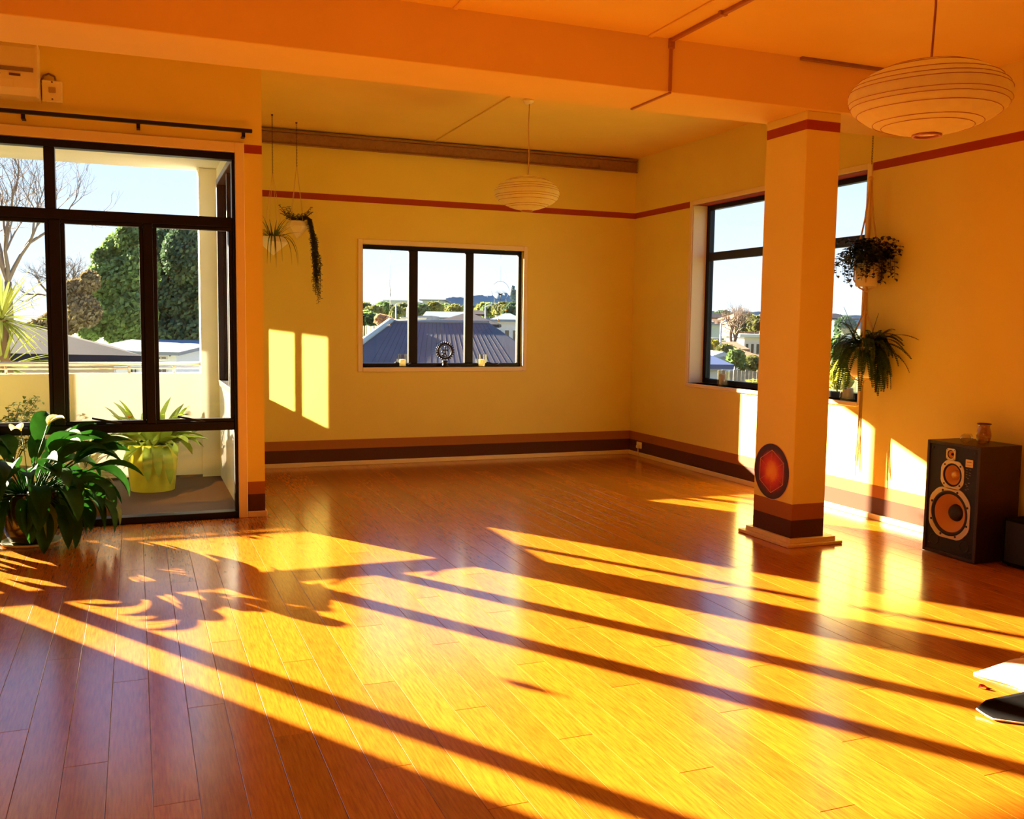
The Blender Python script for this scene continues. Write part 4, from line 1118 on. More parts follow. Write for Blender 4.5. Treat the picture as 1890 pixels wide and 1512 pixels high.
for az, ti, L_ in ((-1.7, .35, .42), (-1.2, .3, .46), (-1.45, .5, .40)):
    d = (math.cos(az)*math.cos(ti), math.sin(az)*math.cos(ti), math.sin(ti)); mb = MB(); mb.blade((.12*math.cos(az), .12*math.sin(az), .46), d, (0, 0, 1), L_, .085, 4.2, 8, 'strap', .2); mb.v = [(q[0], max(-.275, q[1]), q[2]) for q in mb.v]; mb.build('leaf', M_clivia, t)
for k in range(1):
    mb = MB(); a = U(0, 6.28); mb.tube([(0, 0, .45), (.06*math.cos(a)-.08, .06*math.sin(a)-.05, .62), (.08*math.cos(a)-.12, .08*math.sin(a)-.1, .72)], .004, 5); mb.build('flower_stem', M_stem, t)
    mb = MB()
    for q in range(7): mb.blade((.08*math.cos(a)-.12, .08*math.sin(a)-.1, .72), (U(-1, 1), U(-1, 1), U(0, 1)), (0, 0, 1), .035, .014, .5, 3, 'lance', .3)
    mb.build('flower', M_red, t)
t = thing('planter_trough', 'low brown trough of bark mulch outside the glass behind the peace lily', 'planter', (-.33, 7.72, -.09))
mb = MB(); a, b, h = .165, .13, .24
mb.cbox(-a, a, -b, -b+.015, 0, h, .004); mb.cbox(-a, a, b-.015, b, 0, h, .004); mb.cbox(-a, -a+.015, -b+.015, b-.015, 0, h, .004); mb.cbox(a-.015, a, -b+.015, b-.015, 0, h, .004); mb.box(-a+.015, a-.015, -b+.015, b-.015, 0, .02)
mb.build('trough', M_terra, t)
mb = MB()
for k in range(170):
    Mx2 = Matrix.Translation((U(-.145, .145), U(-.11, .11), U(.225, .262))) @ Euler((U(-.6, .6), U(-.6, .6), U(0, 3))).to_matrix().to_4x4(); s_ = U(.012, .028); mb.cbox(-s_, s_, -s_*.5, s_*.5, -.004, .004, .002, M=Mx2)
mb.box(-.149, .149, -.114, .114, .02, .225); mb.build('mulch', M_bark, t, kind='stuff')
t = thing('pale_bromeliad', 'pale cream bromeliad rosettes with orange blooms beyond the peace lily', 'potted plant', (-.42, 8.15, -.09))
mb = MB(); mb.lathe([(0, 0), (.11, 0), (.15, .32), (.14, .32), (.13, .28), (0, .28)], 28); mb.build('pot', M_terra, t)
for k in range(44):
    az = U(0, 6.28); ti = U(.25, 1.3); d = (math.cos(az)*math.cos(ti), math.sin(az)*math.cos(ti), math.sin(ti))
    mb = MB(); mb.blade((.05*math.cos(az), .05*math.sin(az), .27), d, (0, 0, 1), U(.30, .50), U(.05, .075), U(.5, 1.8), 7, 'taper', .3); mb.v = [(max(-.32, min(.32, q[0])), max(-.27, min(.27, q[1])), q[2]) for q in mb.v]; mb.build('leaf', M_pale, t)
for k in range(3):
    x_, y_ = U(-.05, .2), U(-.1, .05); mb = MB(); mb.tube([(0, 0, .28), (x_*.6, y_*.6, .55), (x_, y_, .68)], .005, 5); mb.build('flower_stem', M_stem, t)
    mb = MB()
    for q in range(9): mb.blade((x_, y_, .64+q*.008), (U(-1, 1), U(-1, 1), U(.2, 1)), (0, 0, 1), .06, .016, .3, 3, 'lance', .3)
    mb.build('flower', M_red, t)
t = thing('balcony_shrub', 'small-leaved green shrub on the balcony at the left edge', 'shrub', (-.98, 8.80, -.09))
mb = MB(); mb.lathe([(0, 0), (.12, 0), (.16, .30), (.15, .30), (.14, .27), (0, .27)], 28); mb.build('pot', M_terra, t)
for k in range(30):
    az = U(0, 6.28); r1 = U(.12, .34); h = U(.30, .62); e_ = Vector((math.cos(az)*r1, math.sin(az)*r1*.8, .27+h)); m_ = Vector((e_.x*.35, e_.y*.35, .27+h*.6))
    mb = MB(); mb.tube([(0, 0, .26), m_, e_], [.005, .003, .0015], 4); b_ = mb.build('branch', M_twig, t); mb = MB()
    for q in range(34):
        p = m_.lerp(e_, rnd.random()) + Vector((U(-.04, .04), U(-.04, .04), U(-.04, .04))); mb.blade(p, (U(-1, 1), U(-1, 1), U(-.6, .6)), (0, 0, 1), U(.03, .055), U(.02, .03), .5, 3, 'lance', .2)
    mb.build('leaves', M_shrub, b_, kind='stuff')

# ================================================================ OUTDOORS
def atd(px, py, D): return Vector((0, 0, EYE)) + (CR*((px-945)/F_PX) + CD*((py-756)/F_PX) + _f)*D
def smooth(a, b, x):
    t = max(0, min(1, (x-a)/(b-a))); return t*t*(3-2*t)
def hgt(x, y):
    d = math.hypot(x, y)
    return -5.0 + 4.6*smooth(28, 150, d) + 2.5*smooth(150, 400, d)
M_ground = mat('grass_and_gravel', (0.16, 0.19, 0.07), .95, var=.5, scale=.25)
mb = MB(); vs_ = []; fs = []; ra = [9.0, 14, 20, 28, 40, 55, 75, 100, 130, 170, 230, 320, 450, 700, 1200]; na = 72
rin = [(-7, 13)]
for r in ra:
    for k in range(na+1):
        a = -math.pi*.45 + math.pi*1.35*k/na
        x_, y_ = r*math.cos(a), r*math.sin(a); vs_.append((x_, y_, hgt(x_, y_)))
for i in range(len(ra)-1):
    for k in range(na): p = i*(na+1)+k; fs.append((p, p+1, p+na+2, p+na+1)[::-1])
mb.add(vs_, fs, 0, True); mb.build('ground', M_ground, None, kind='structure')
def far_hill(name, prof, D, m, depth):
    """a wooded ridge: prof = [(px, py)] of its skyline at distance D"""
    mb = MB(); tops = [atd(px, py, D) for px, py in prof]; vs_ = []
    # subdivide with small crowns along the skyline
    fine = []
    for a, b in zip(tops, tops[1:]):
        for i in range(5): fine.append(a.lerp(b, i/5) + Vector((0, 0, U(-1, 1)*D*.0007)))
    fine.append(tops[-1])
    back = Vector((_f.x, _f.y, 0)).normalized()
    for p in fine:
        gz = hgt(p.x, p.y) - 1
        h_ = p.z-gz
        vs_ += [Vector((p.x, p.y, gz)) - back*h_*.75, Vector((p.x, p.y, (p.z*.6+gz*.4))) - back*h_*.30, p, Vector((p.x, p.y, gz)) + back*depth]
    n = len(fine); fs = []
    for i in range(n-1):
        for k in range(3): fs.append((i*4+k, (i+1)*4+k, (i+1)*4+k+1, i*4+k+1))
    mb.add(vs_, fs, 0, True); return mb.build(name, m, None, kind='structure')
M_hill = mat('haze_tinted_woods', (0.22, 0.28, 0.32), 1.0, var=.25, scale=.08)  # bluish distance haze is put into the base colour
M_hill2 = mat('haze_tinted_suburb', (0.26, 0.29, 0.30), .95, var=.35, scale=.06)  # suburb ridge greyed by the same painted haze
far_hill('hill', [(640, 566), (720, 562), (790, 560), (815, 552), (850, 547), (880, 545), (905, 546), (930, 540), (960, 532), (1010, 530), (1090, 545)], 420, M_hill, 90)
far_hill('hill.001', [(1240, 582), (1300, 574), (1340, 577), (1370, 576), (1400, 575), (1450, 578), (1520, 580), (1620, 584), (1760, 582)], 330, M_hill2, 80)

WHITE_W = mat('white_weatherboard', (0.55, 0.56, 0.58), .7); CREAM_W = mat('cream_wall', (0.70, 0.60, 0.45), .7); BLUE_W = mat('pale_blue_wall', (0.55, 0.63, 0.74), .7)
GREY_R = mat('grey_roof', (0.028, 0.030, 0.042), .8, spec=.08, var=.15, scale=1.5); RED_R = mat('red_tile_roof', (0.42, 0.12, 0.06), .7, var=.2, scale=2); NAVY_R = mat('navy_roof', (0.05, 0.08, 0.20), .5)
BROWN_R = mat('brown_roof', (0.25, 0.13, 0.08), .7, var=.2, scale=2); LIGHT_R = mat('pale_metal_roof', (0.17, 0.21, 0.27), .6, spec=.08); ORANGE_R = mat('orange_tile_roof', (0.52, 0.25, 0.15), .8, var=.2, scale=2)
DARK_G = mat('dark_window', (0.02, 0.022, 0.03), .15)
def house(name, label, pxl, pxr, py_eave, py_ridge, D, depth, wm, rm, style='hip', nwin=3, cat='building', win=True, skew=0.0, tiers=1):
    a, b = atd(pxl, py_eave, D), atd(pxr, py_eave, D); c = (a+b)/2; w = (b-a).length; zr = atd((pxl+pxr)/2, py_ridge, D).z
    rz = math.atan2(b.y-a.y, b.x-a.x) + skew; g = hgt(c.x, c.y); ze = c.z - g; zr = max(zr - g, ze+.05)
    t = thing(name, label, cat, (c.x, c.y, g), rz)
    mb = MB(); mb.box(-w/2, w/2, 0, depth, -1.0, ze); mb.build('wall', wm, t)
    o = .35 if D < 90 else .6; x0, x1, y0, y1 = -w/2-o, w/2+o, -o, depth+o; ym = (y0+y1)/2
    mb = MB()
    if style == 'hip':
        hx = min((x1-x0)*.42, (y1-y0)*.5); v = [(x0, y0, ze), (x1, y0, ze), (x1, y1, ze), (x0, y1, ze), (x0+hx, ym, zr), (x1-hx, ym, zr)]
        v += [(x_, y_, z_-.14) for x_, y_, z_ in v[:4]]; f = [(0, 1, 5, 4), (1, 2, 5), (2, 3, 4, 5), (3, 0, 4), (6, 7, 1, 0), (7, 8, 2, 1), (8, 9, 3, 2), (9, 6, 0, 3), (9, 8, 7, 6)]
    elif style == 'gable_front':
        xm = (x0+x1)/2; v = [(x0, y0, ze), (x1, y0, ze), (x1, y1, ze), (x0, y1, ze), (xm, y0, zr), (xm, y1, zr)]
        v += [(p[0], p[1], p[2]-.16) for p in v]; f = [(0, 4, 5, 3), (1, 2, 5, 4), (6, 9, 11, 10), (7, 10, 11, 8), (0, 6, 10, 4), (4, 10, 7, 1), (3, 5, 11, 9), (5, 2, 8, 11), (0, 3, 9, 6), (1, 7, 8, 2)]
        m3 = MB(); m3.prism([(-w/2, ze), (w/2, ze), (0, zr-.12)], 0, -.12, Matrix(((1,0,0,0),(0,0,-1,0),(0,1,0,0),(0,0,0,1)))); m3.build('gable', wm, t)
    elif style == 'gable':
        v = [(x0, y0, ze), (x1, y0, ze), (x1, y1, ze), (x0, y1, ze), (x0, ym, zr), (x1, ym, zr)]
        v += [(p[0], p[1], p[2]-.16) for p in v]; f = [(0, 1, 5, 4), (2, 3, 4, 5), (6, 10, 11, 7), (8, 11, 10, 9), (0, 4, 10, 6), (4, 3, 9, 10), (1, 7, 11, 5), (5, 11, 8, 2), (0, 6, 7, 1), (3, 2, 8, 9)]
    else:
        v = [(x0, y0, ze), (x1, y0, ze), (x1, y1, ze), (x0, y1, ze)]; v += [(p[0], p[1], zr) for p in v]; f = [(3, 2, 1, 0), (4, 5, 6, 7), (0, 1, 5, 4), (1, 2, 6, 5), (2, 3, 7, 6), (3, 0, 4, 7)]
    mb.add(v, f); mb.build('roof', rm, t)
    for ti in range(tiers if win else 0):
        for k in range(nwin):
            xc = -w/2 + w*(k+.5)/nwin; ww = w/nwin*.28; zz = ze-.6-2.7*ti
            mb = MB(); mb.box(xc-ww, xc+ww, -.06, .04, zz-1.2, zz); fr_ = mb.build('window', WHITE_W, t)
            mb = MB(); mb.box(xc-ww*.86, xc+ww*.86, -.08, -.055, zz-1.1, zz-.1); mb.build('pane', DARK_G, fr_)
    return t
# ---- seen through the glazing
t = thing('grey_hip_roof', 'big grey-blue hip roof beyond the balcony parapet', 'roof', (0, 0, 0))
c_ = atd(264, 657, 24); ze = c_.z
cam_f = Vector((_f.x, _f.y, 0)).normalized(); cam_r = Vector((CR.x, CR.y, 0)).normalized()
apex = atd(-60, 572, 27); d1 = c_ - cam_r*17 - cam_f*9; cdir = Vector((c_.x, c_.y, 0)).normalized(); d2 = c_ + cdir*9 - cam_r*1.0; d3 = d1 - cam_r*3 + cam_f*16; ap2 = apex - cam_r*6
mid = (c_+d1)/2 + Vector((0, 0, .18)) + cam_f*1.2
v = [c_, mid, Vector((d1.x, d1.y, ze)), apex, ap2, Vector((d2.x, d2.y, ze)), Vector((d3.x, d3.y, ze))]
v += [p - Vector((0, 0, .22)) for p in (v[0], v[1], v[2], v[5], v[6])]
mb = MB(); mb.add(v, [(0, 3, 1), (1, 3, 2), (2, 3, 4), (0, 5, 3), (3, 5, 6, 4), (2, 4, 6), (0, 1, 8, 7), (1, 2, 9, 8), (0, 7, 10, 5), (5, 10, 11, 6), (2, 6, 11, 9), (7, 8, 9, 11, 10)]); mb.build('roof', GREY_R, t)
mb = MB(); q0, q1, q2, q3 = c_-cam_r*1.0+cam_f*.6, d1+cam_f*1.2, d3-cam_f*.6, d2-cam_f*.6-cam_r*1.2
zz = ze-.22; lo = -6
v = [(p.x, p.y, z) for z in (lo, zz) for p in (q0, q1, q2, q3)]; mb.add(v, [(0, 1, 5, 4), (1, 2, 6, 5), (2, 3, 7, 6), (3, 0, 4, 7)]); mb.build('wall', CREAM_W, t)
t = house('long_white_building', 'long white building with a pale metal roof below the dark tree', 150, 332, 648, 630, 46, 9, BLUE_W, LIGHT_R, 'gable', 0, win=False, skew=-.18)
wl_ = None
for k, (px0, px1, py0, py1) in enumerate(((181, 193, 679, 692), (196, 208, 679, 692), (236, 247, 679, 692), (250, 254, 679, 692), (236, 247, 663, 667), (250, 256, 663, 667), (296, 304, 658, 663), (306, 316, 658, 663), (297, 304, 676, 692), (306, 315, 676, 692))):
    inv = t.matrix_basis.inverted(); a, b = inv @ atd(px0, py0, 46), inv @ atd(px1, py1, 46)
    mb = MB(); mb.box(a.x, b.x, -.10, .05, b.z, a.z); f_ = mb.build('window', WHITE_W, t); mb = MB(); mb.box(a.x+.03, b.x-.03, -.13, -.09, b.z+.03, a.z-.03); mb.build('pane', DARK_G, f_)
inv = t.matrix_basis.inverted(); e_ = inv @ atd(322, 653, 46); MF = Matrix.Translation((e_.x, -.02, e_.z)) @ Matrix(((1,0,0,0),(0,0,-1,0),(0,1,0,0),(0,0,0,1)))
mb = MB(); mb.prism([(-.09, .03), (.09, .03), (0, .13)], 0, .05, MF); em = mb.build('emblem', NAVY_R, t); mb = MB(); mb.prism([(-.09, -.03), (0, -.13), (.09, -.03)], 0, .05, MF); mb.build('emblem', NAVY_R, t)

def leaf_cloud(mb, blobs, n, size):
    tot = sum(b[3]*b[4] for b in blobs)
    for (x, y, z, rx, rz_) in blobs:
        for k in range(max(8, int(n*rx*rz_/tot))):
            a = U(0, 6.28); c = U(-1, 1); s_ = math.sqrt(1-c*c); q = U(.72, 1.04)
            p = Vector((x+rx*q*s_*math.cos(a), y+rx*q*s_*math.sin(a), z+rz_*q*c)); nrm = Vector((U(-1, 1), U(-1, 1), U(-.6, 1))).normalized()
            u = nrm.orthogonal().normalized(); w = nrm.cross(u); sz = size*U(.6, 1.3)
            mb.add([p-u*sz, p-w*sz*.6, p+u*sz, p+w*sz*.6], [(0, 1, 2, 3)], 0, False)
def tree(name, label, blobs_px, D, n, size, m, cat='tree', group=None, trunk=True):
    """blobs_px: (px, py, r_px x, r_px z) crown lumps seen at distance D"""
    B = []
    for px, py, rx, rz_ in blobs_px:
        p = atd(px, py, D + U(-.03, .03)*D*.6); B.append((p.x, p.y, p.z, rx*D/F_PX, rz_*D/F_PX))
    cx = sum(b[0] for b in B)/len(B); cy = sum(b[1] for b in B)/len(B); g = hgt(cx, cy)
    t = thing(name, label, cat, (cx, cy, g), 0, group)
    L_ = [(b[0]-cx, b[1]-cy, b[2]-g, b[3], b[4]) for b in B]
    mb = MB(); leaf_cloud(mb, L_, n, size)
    for (x, y, z, rx, rz_) in L_:      # inner mass that stops the sky showing through
        mb.lathe([(0, z-rz_*.72), (rx*.5, z-rz_*.55), (rx*.74, z), (rx*.5, z+rz_*.55), (0, z+rz_*.72)], 9, 0, Matrix.Translation((x, y, 0)))
    mb.build('crown', m, t, kind='stuff')
    zt = sum(b[2] for b in L_)/len(L_); r = max(b[3] for b in L_)*.09
    mb = MB(); mb.tube([(0, 0, -.3), (r*.5, 0, zt*.5), (0, 0, zt)], [r*1.3, r, r*.6], 8); mb.build('trunk', M_twig, t)
    return t
M_tree = mat('tree_leaf', (0.16, 0.25, 0.085), .7, var=.5, scale=.9, trans=.35); M_tree_d = mat('dark_tree_leaf', (0.085, 0.14, 0.075), .7, var=.4, scale=.9, trans=.25); M_tree_b = mat('brown_tree_leaf', (0.20, 0.165, 0.09), .8, var=.4, scale=.8, trans=.25)
M_olive = mat('olive_leaf', (0.20, 0.22, 0.075), .75, var=.5, scale=.5, trans=.3); M_pink = mat('pink_shrub_leaf', (0.55, 0.33, 0.20), .8, var=.4, scale=2, trans=.3); M_hedge = mat('hedge_leaf', (0.035, 0.08, 0.03), .8, var=.4, scale=2, trans=.15)
M_yel = mat('yellow_green_leaf', (0.42, 0.40, 0.06), .7, var=.4, scale=2, trans=.35)
tree('leafy_tree', 'bright green broad tree in the middle pane of the balcony glazing', [(195, 520, 34, 40), (220, 470, 30, 38), (245, 440, 30, 32), (235, 520, 42, 48), (205, 580, 34, 34), (250, 580, 38, 40), (168, 606, 24, 22), (262, 500, 30, 50), (235, 615, 40, 26), (190, 480, 20, 22)], 60, 20000, .19, M_tree)
tree('dark_tree', 'tall dark evergreen tree behind the right pane of the balcony glazing', [(305, 470, 40, 50), (345, 470, 42, 54), (300, 560, 44, 50), (345, 560, 46, 55), (315, 630, 46, 40), (360, 630, 40, 40), (330, 430, 40, 24), (395, 520, 40, 70)], 66, 18000, .20, M_tree_d)
tree('brown_tree', 'brown-leaved small tree left of the bright green tree', [(140, 545, 26, 30), (155, 575, 30, 30), (120, 590, 30, 28), (165, 520, 18, 20), (95, 600, 26, 22), (70, 608, 24, 18)], 56, 5000, .15, M_tree_b)
M_bare = mat('bare_branch', (0.17, 0.13, 0.10), .9)
def bare_tree(name, label, px, py_fork, D, H, seed, spread=.5):
    rg = random.Random(seed); p0 = atd(px, py_fork, D); g = hgt(p0.x, p0.y)
    t = thing(name, label, 'tree', (p0.x, p0.y, g)); zf = p0.z-g
    mb = MB(); mb.tube([(0, 0, -.3), (.05, 0, zf*.5), (0, 0, zf)], [.30, .24, .20], 8); mb.build('trunk', M_bare, t)
    mb = MB()
    def grow(p, d, L_, r, lev):
        n = 3; pts = [p]; dd = d
        for i in range(n):
            dd = (dd + Vector((rg.uniform(-.22, .22), rg.uniform(-.22, .22), rg.uniform(-.05, .18)))).normalized(); pts.append(pts[-1]+dd*L_/n)
        mb.tube(pts, [r, r*.85, r*.7, r*.55], 4 if lev < 2 else 3, cap=False)
        if lev < 6:
            for q in range(3 if lev < 4 else 2):
                a = rg.uniform(0, 6.28); e_ = dd.orthogonal().normalized(); e_ = Matrix.Rotation(a, 3, dd) @ e_
                grow(pts[-1] if q < 2 else pts[2], (dd + e_*rg.uniform(.4, .9)*spread*1.6).normalized(), L_*rg.uniform(.62, .82), r*.58, lev+1)
    for q in range(4):
        a = q*1.57+rg.uniform(-.4, .4); grow(Vector((0, 0, zf)), Vector((math.cos(a)*spread, math.sin(a)*spread, 1)).normalized(), H*.30, .14, 0)
    mb.build('branches', M_bare, t, kind='stuff')
bare_tree('bare_tree', 'tall bare winter tree at the left edge of the balcony glazing', 14, 520, 52, 8.6, 3, .5)
bare_tree('bare_tree', 'bare winter tree right of the tall one, behind the thick mullion', 118, 575, 66, 4.6, 8, .7)
# cabbage tree by the parapet
M_cord_leaf = mat('cabbage_leaf', (0.22, 0.26, 0.05), .5, var=.3, scale=3, trans=.35)
p_ = at(2, 590, 11.2); g = hgt(p_.x, p_.y)
t = thing('cabbage_tree', 'spiky yellow-green cabbage tree rising beyond the parapet at left', 'tree', (p_.x, p_.y, g))
mb = MB(); mb.tube([(0, 0, 0), (.05, 0, (p_.z-g)*.5), (0, 0, p_.z-g)], [.10, .085, .07], 10); mb.tube([(.02, 0, (p_.z-g)*.8), (.06, -.1, p_.z-g-.50)], [.06, .05], 8); mb.build('trunk', M_twig, t)
for (zc, n_, Lm) in ((p_.z-g, 90, .62), (p_.z-g-.50, 70, .60)):
    for k in range(n_):
        az = U(0, 6.28); ti = U(-.7, 1.3); d = (math.cos(az)*math.cos(ti), math.sin(az)*math.cos(ti), math.sin(ti))
        mb = MB(); mb.blade((.0 if zc > 2 else .0, 0, zc), d, (0, 0, 1), Lm*U(.7, 1.05), U(.022, .034), U(.1, .6), 6, 'strap', .25); mb.build('leaf', M_cord_leaf, t)
# ---- seen through the back window
t = thing('metal_roof_building', 'near building with a broad grey-blue metal roof below the back window', 'building', (0, 0, 0))
D0 = 26; rl, rrp = atd(722, 594, D0), atd(903, 596, D0); zr = (rl.z+rrp.z)/2
fw = cam_f; el, er = atd(600, 650, D0-5), atd(1040, 655, D0-5); ze = zr-2.3
v = [Vector((rl.x, rl.y, zr)), Vector((rrp.x, rrp.y, zr))]
e1 = v[0]-cam_r*2.35-fw*5.2; e2 = v[1]+cam_r*3.4-fw*5.2; e3 = v[1]+cam_r*3.4+fw*4.5; e4 = v[0]-cam_r*2.35+fw*4.5
def lz(p, z): return Vector((p.x, p.y, z))
v += [lz(e1, ze), lz(e2, ze), lz(e3, ze), lz(e4, ze)]
mb = MB(); mb.add(v + [p-Vector((0, 0, .2)) for p in v[2:]], [(0, 2, 3, 1), (1, 3, 4), (1, 4, 5, 0), (0, 5, 2), (2, 6, 7, 3), (3, 7, 8, 4), (4, 8, 9, 5), (5, 9, 6, 2)]); M_metal = mat('blue_grey_metal', (0.115, 0.112, 0.138), .85, spec=.08, var=.08, scale=1.2); mb.build('roof', M_metal, t)
mb = MB(); mb.tube([v[0]+Vector((0, 0, .03)), v[2]+Vector((0, 0, .04))], .09, 6); mb.build('barge_flashing', mat('cream_flashing', (0.72, 0.66, 0.52), .6), t)
mb = MB(); mb.tube([v[0]+Vector((0, 0, .02)), v[1]+Vector((0, 0, .02))], .05, 6); mb.build('ridge_capping', LIGHT_R, t)
for k in range(1, 26):                                                # standing seams
    a, b = v[0].lerp(v[1], k/26), v[2].lerp(v[3], (k*.62+26*.19)/26); mb = MB(); mb.tube([a, b], .004, 4); mb.build('seam', GREY_R, t)
mb = MB(); q = [lz(p, 0)+(c*.4) for p, c in ((v[2], fw+cam_r), (v[3], fw-cam_r), (v[4], -fw-cam_r), (v[5], -fw+cam_r))]
vv = [(p.x, p.y, z) for z in (-6, ze-.2) for p in q]; mb.add(vv, [(0, 1, 5, 4), (1, 2, 6, 5), (2, 3, 7, 6), (3, 0, 4, 7)]); mb.build('wall', CREAM_W, t)
t2 = house('hipped_house', 'grey hipped house roof rising just behind the near metal roof', 806, 906, 598, 577, 40, 8, WHITE_W, GREY_R, 'hip', 3)
mb = MB(); mb.cbox(-2.6, -1.5, -.9, -.6, hgt(0, 40)*0+atd(806, 590, 40).z-t2.location.z, atd(806, 586, 40).z-t2.location.z, .05); mb.build('skylight', WHITE_W, t2)
house('small_grey_house', 'small grey-roofed house left of the first window mullion', 728, 762, 594, 585, 60, 7, CREAM_W, GREY_R, 'hip', 2)
house('blue_roofed_house', 'white house with a pale blue roof at the right of the back window', 914, 958, 590, 577, 62, 8, WHITE_W, LIGHT_R, 'hip', 3)
house('pale_roofed_house', 'pale metal roofed house in the middle of the back window', 786, 846, 586, 574, 84, 8, WHITE_W, LIGHT_R, 'gable', 3)
house('green_shed', 'low dark green shed beside the second light of the back window', 765, 790, 590, 583, 70, 6, mat('green_wall', (0.06, 0.14, 0.10), .7), LIGHT_R, 'flat', 1)
house('white_apartments', 'white flat-roofed apartment block at the left of the back window skyline', 713, 758, 556, 554, 190, 14, WHITE_W, WHITE_W, 'flat', 6, tiers=3)
house('white_apartments', 'white apartment block with blue glass on the middle skyline', 780, 818, 555, 553, 185, 14, WHITE_W, LIGHT_R, 'flat', 4, tiers=3)
house('row_house', 'low white house between the two white apartment blocks', 758, 779, 562, 559, 230, 10, WHITE_W, LIGHT_R, 'flat', 4)
house('cream_house', 'cream house under the wooded hill right of centre', 826, 852, 568, 562, 150, 9, CREAM_W, BROWN_R, 'hip', 3)
house('white_cottage', 'white cottage below the hill behind the second mullion', 862, 886, 580, 572, 106, 7, WHITE_W, GREY_R, 'gable', 2)
hz_ = [(690, 576, 14, 9, 95), (706, 570, 13, 9, 130), (742, 574, 16, 12, 100), (775, 574, 13, 10, 110), (800, 568, 12, 8, 120), (818, 572, 12, 9, 172), (838, 574, 11, 9, 132), (862, 572, 9, 9, 142), (892, 572, 12, 10, 135), (905, 572, 13, 9, 118), (928, 570, 14, 10, 110), (948, 572, 14, 12, 96), (672, 570, 14, 9, 140), (676, 584, 10, 7, 72)]
kinds = ['round olive tree', 'bushy green tree', 'low olive tree', 'dark leafy tree']
spots = ['far left of the back window', 'before the left apartment block', 'beside the left mullion of the back window', 'left of the middle apartment block', 'below the middle apartment block', 'right of the middle apartment block', 'above the pale roof in the middle light', 'behind the hipped house ridge', 'right of the second mullion', 'under the hoop in the right light', 'above the blue-roofed house', 'at the right end of the back window', 'at the left skyline of the back window', 'above the hedge in the left light']
for k, (px, py, rx, rz_, D) in enumerate(hz_):
    tree('suburban_tree', kinds[k % 4] + ' ' + spots[k], [(px, py, rx, rz_), (px+rx*.6, py+rz_*.3, rx*.7, rz_*.8), (px-rx*.6, py+rz_*.35, rx*.7, rz_*.8)], D, 700, D*.0042, [M_olive, M_tree, M_olive, M_tree_d][k % 4], group='suburban trees beyond the back window')
t = tree('hedge', 'clipped dark green hedge at the lower left of the back window', [(672, 590, 10, 9), (686, 590, 10, 9), (694, 591, 6, 8)], 44, 2200, .12, M_hedge, 'hedge')
tree('pink_shrub', 'pinkish bare-looking shrub beside the dark hedge', [(702, 589, 9, 7), (712, 591, 8, 6), (720, 592, 6, 4)], 42, 900, .13, M_pink, 'shrub')
tree('norfolk_pine', 'tall pointed pine on the hill at the right of the back window', [(947, 548, 5, 6), (947, 540, 3.6, 5), (947, 532, 2, 4)], 380, 500, .6, M_hill, 'tree')
for k, (px, py0, D) in enumerate(((752, 568, 50), (896, 566, 70), (731, 562, 82))):
    p = atd(px, py0, D); g = hgt(p.x, p.y); t = thing('lamp_post', ['thin pale lamp post by the left mullion of the back window', 'thin pale lamp post in the right light of the back window', 'thin pale lamp post before the left apartment block'][k], 'lamp post', (p.x, p.y, g), 0, 'lamp posts beyond the back window')
    mb = MB(); mb.tube([(0, 0, -.2), (0, 0, p.z-g)], [.09, .05], 6); mb.build('post', WHITE_W, t); mb = MB(); mb.tube([(0, 0, p.z-g), (.5, 0, p.z-g+.15)], .05, 6); mb.build('arm', WHITE_W, t)
# ---- seen through the right window
house('navy_garage', 'white garage with a navy roof at the lower left of the right window', 1290, 1330, 672, 648, 30, 6, WHITE_W, NAVY_R, 'hip', 0, win=False)
house('white_garage', 'pale white house with a low gable behind the navy garage', 1308, 1354, 664, 649, 36, 6, BLUE_W, WHITE_W, 'gable_front', 0, win=False)
house('red_roof_house', 'house with a bright red tiled roof left of the column', 1356, 1400, 660, 644, 52, 7, WHITE_W, RED_R, 'hip', 2)
house('brown_roof_house', 'long brown roofed house above the garages', 1318, 1372, 644, 632, 64, 7, CREAM_W, BROWN_R, 'gable', 3)
house('orange_shop', 'low building with an orange band left in the right window', 1296, 1326, 628, 624, 74, 6, mat('orange_wall', (0.60, 0.20, 0.06), .7), LIGHT_R, 'flat', 3)
house('hill_house', 'white gabled house with a slate roof on the far hillside', 1311, 1344, 587, 577, 200, 12, WHITE_W, GREY_R, 'gable', 3)
house('hill_house', 'large villa with an orange tiled roof on the far hillside', 1356, 1402, 588, 577, 185, 12, ORANGE_R, ORANGE_R, 'hip', 4, win=False)
house('hill_house', 'white low house left of the slate-roofed one on the hillside', 1294, 1310, 594, 586, 140, 10, WHITE_W, LIGHT_R, 'gable', 2)
house('hill_house', 'grey house on the far hillside right of the column', 1540, 1576, 588, 578, 150, 10, BLUE_W, GREY_R, 'hip', 3)
house('pale_flats', 'pale block of flats half hidden by the column', 1374, 1404, 622, 617, 95, 8, mat('lilac_wall', (0.55, 0.50, 0.55), .7), WHITE_W, 'flat', 3, tiers=2)
house('grey_block', 'grey-blue block with a green edge left in the right window', 1298, 1328, 600, 598, 110, 8, mat('glass_grey_wall', (0.38, 0.45, 0.46), .5), LIGHT_R, 'flat', 0, win=False)
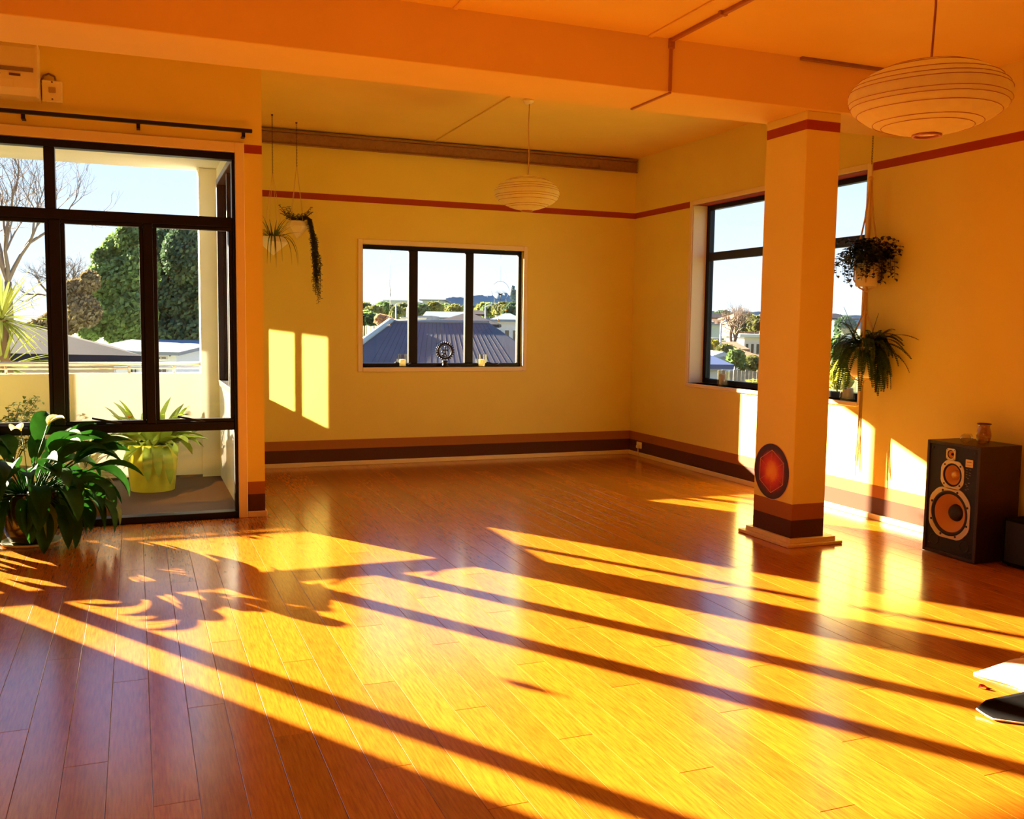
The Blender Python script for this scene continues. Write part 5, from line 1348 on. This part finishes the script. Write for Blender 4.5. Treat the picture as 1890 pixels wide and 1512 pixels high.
tz_ = [((1310, 638), (13, 9), 58, M_yel, 'bright yellow-green bush above the white garage'), ((1338, 648), (14, 8), 44, M_olive, 'olive bush between the garages and the brown roof'), ((1358, 660), (12, 12), 32, M_tree, 'leafy green bush right of the white garage'),
       ((1388, 672), (16, 12), 38, M_olive, 'tangled olive shrub before the red roof'), ((1376, 594), (9, 12), 128, M_tree_d, 'dark tree below the orange-roofed villa'), ((1394, 596), (10, 10), 112, M_olive, 'olive tree beside the dark one below the villa'),
       ((1332, 583), (10, 5), 250, M_tree_d, 'dark tree cluster on the far hillside crest'), ((1560, 600), (14, 12), 90, M_tree_d, 'dark tree seen right of the column'), ((1548, 640), (16, 20), 46, M_tree, 'green tree seen right of the column'), ((1552, 690), (18, 24), 20, M_yel, 'sunlit yellow-green hedge below the right window sill'), ((1392, 712), (14, 7), 20, M_yel, 'pale yellow-green bush at the window foot left of the column')]
for k, ((px, py), (rx, rz_), D, m, lab) in enumerate(tz_):
    tree('garden_tree' if k not in (0, 1, 3, 10) else 'garden_bush', lab, [(px, py, rx, rz_), (px+rx*.5, py+rz_*.4, rx*.7, rz_*.7), (px-rx*.5, py+rz_*.4, rx*.7, rz_*.7)], D, 900, D*.0048, m, 'tree' if k not in (0, 1, 3, 10) else 'bush', group='greenery beyond the right window')
bare_tree('bare_tree', 'pale twiggy bare tree in the middle of the right window', 1352, 640, 70, 3.4, 21, .55)
p = atd(1331, 597, 62); g = hgt(p.x, p.y); t = thing('lamp_post', 'thin pale lamp post in the right window', 'lamp post', (p.x, p.y, g))
mb = MB(); mb.tube([(0, 0, -.2), (0, 0, p.z-g)], [.10, .06], 6); mb.build('post', WHITE_W, t); mb = MB(); mb.tube([(0, 0, p.z-g), (.5, .2, p.z-g+.2)], .05, 6); mb.build('arm', WHITE_W, t)
a, b = atd(1325, 690, 24), atd(1425, 690, 24); g = hgt(a.x, a.y)
t = thing('board_fence', 'weathered grey board fence below the right window', 'fence', (a.x, a.y, g), math.atan2(b.y-a.y, b.x-a.x)); M_fence = mat('weathered_board', (0.26, 0.22, 0.17), .9, var=.3, scale=6, rand=.15)
w = (b-a).length; n = 14
for k in range(n):
    mb = MB(); mb.cbox(w*k/n+.005, w*(k+1)/n-.005, -.012, .012, -.2, atd(1370, 684, 24).z-g+.02*math.sin(k*2), .004); mb.build('board', M_fence, t)
for zz in (.6, 2.2): mb = MB(); mb.cbox(0, w, .014, .05, zz, zz+.09, .004); mb.build('fence_rail', M_fence, t)
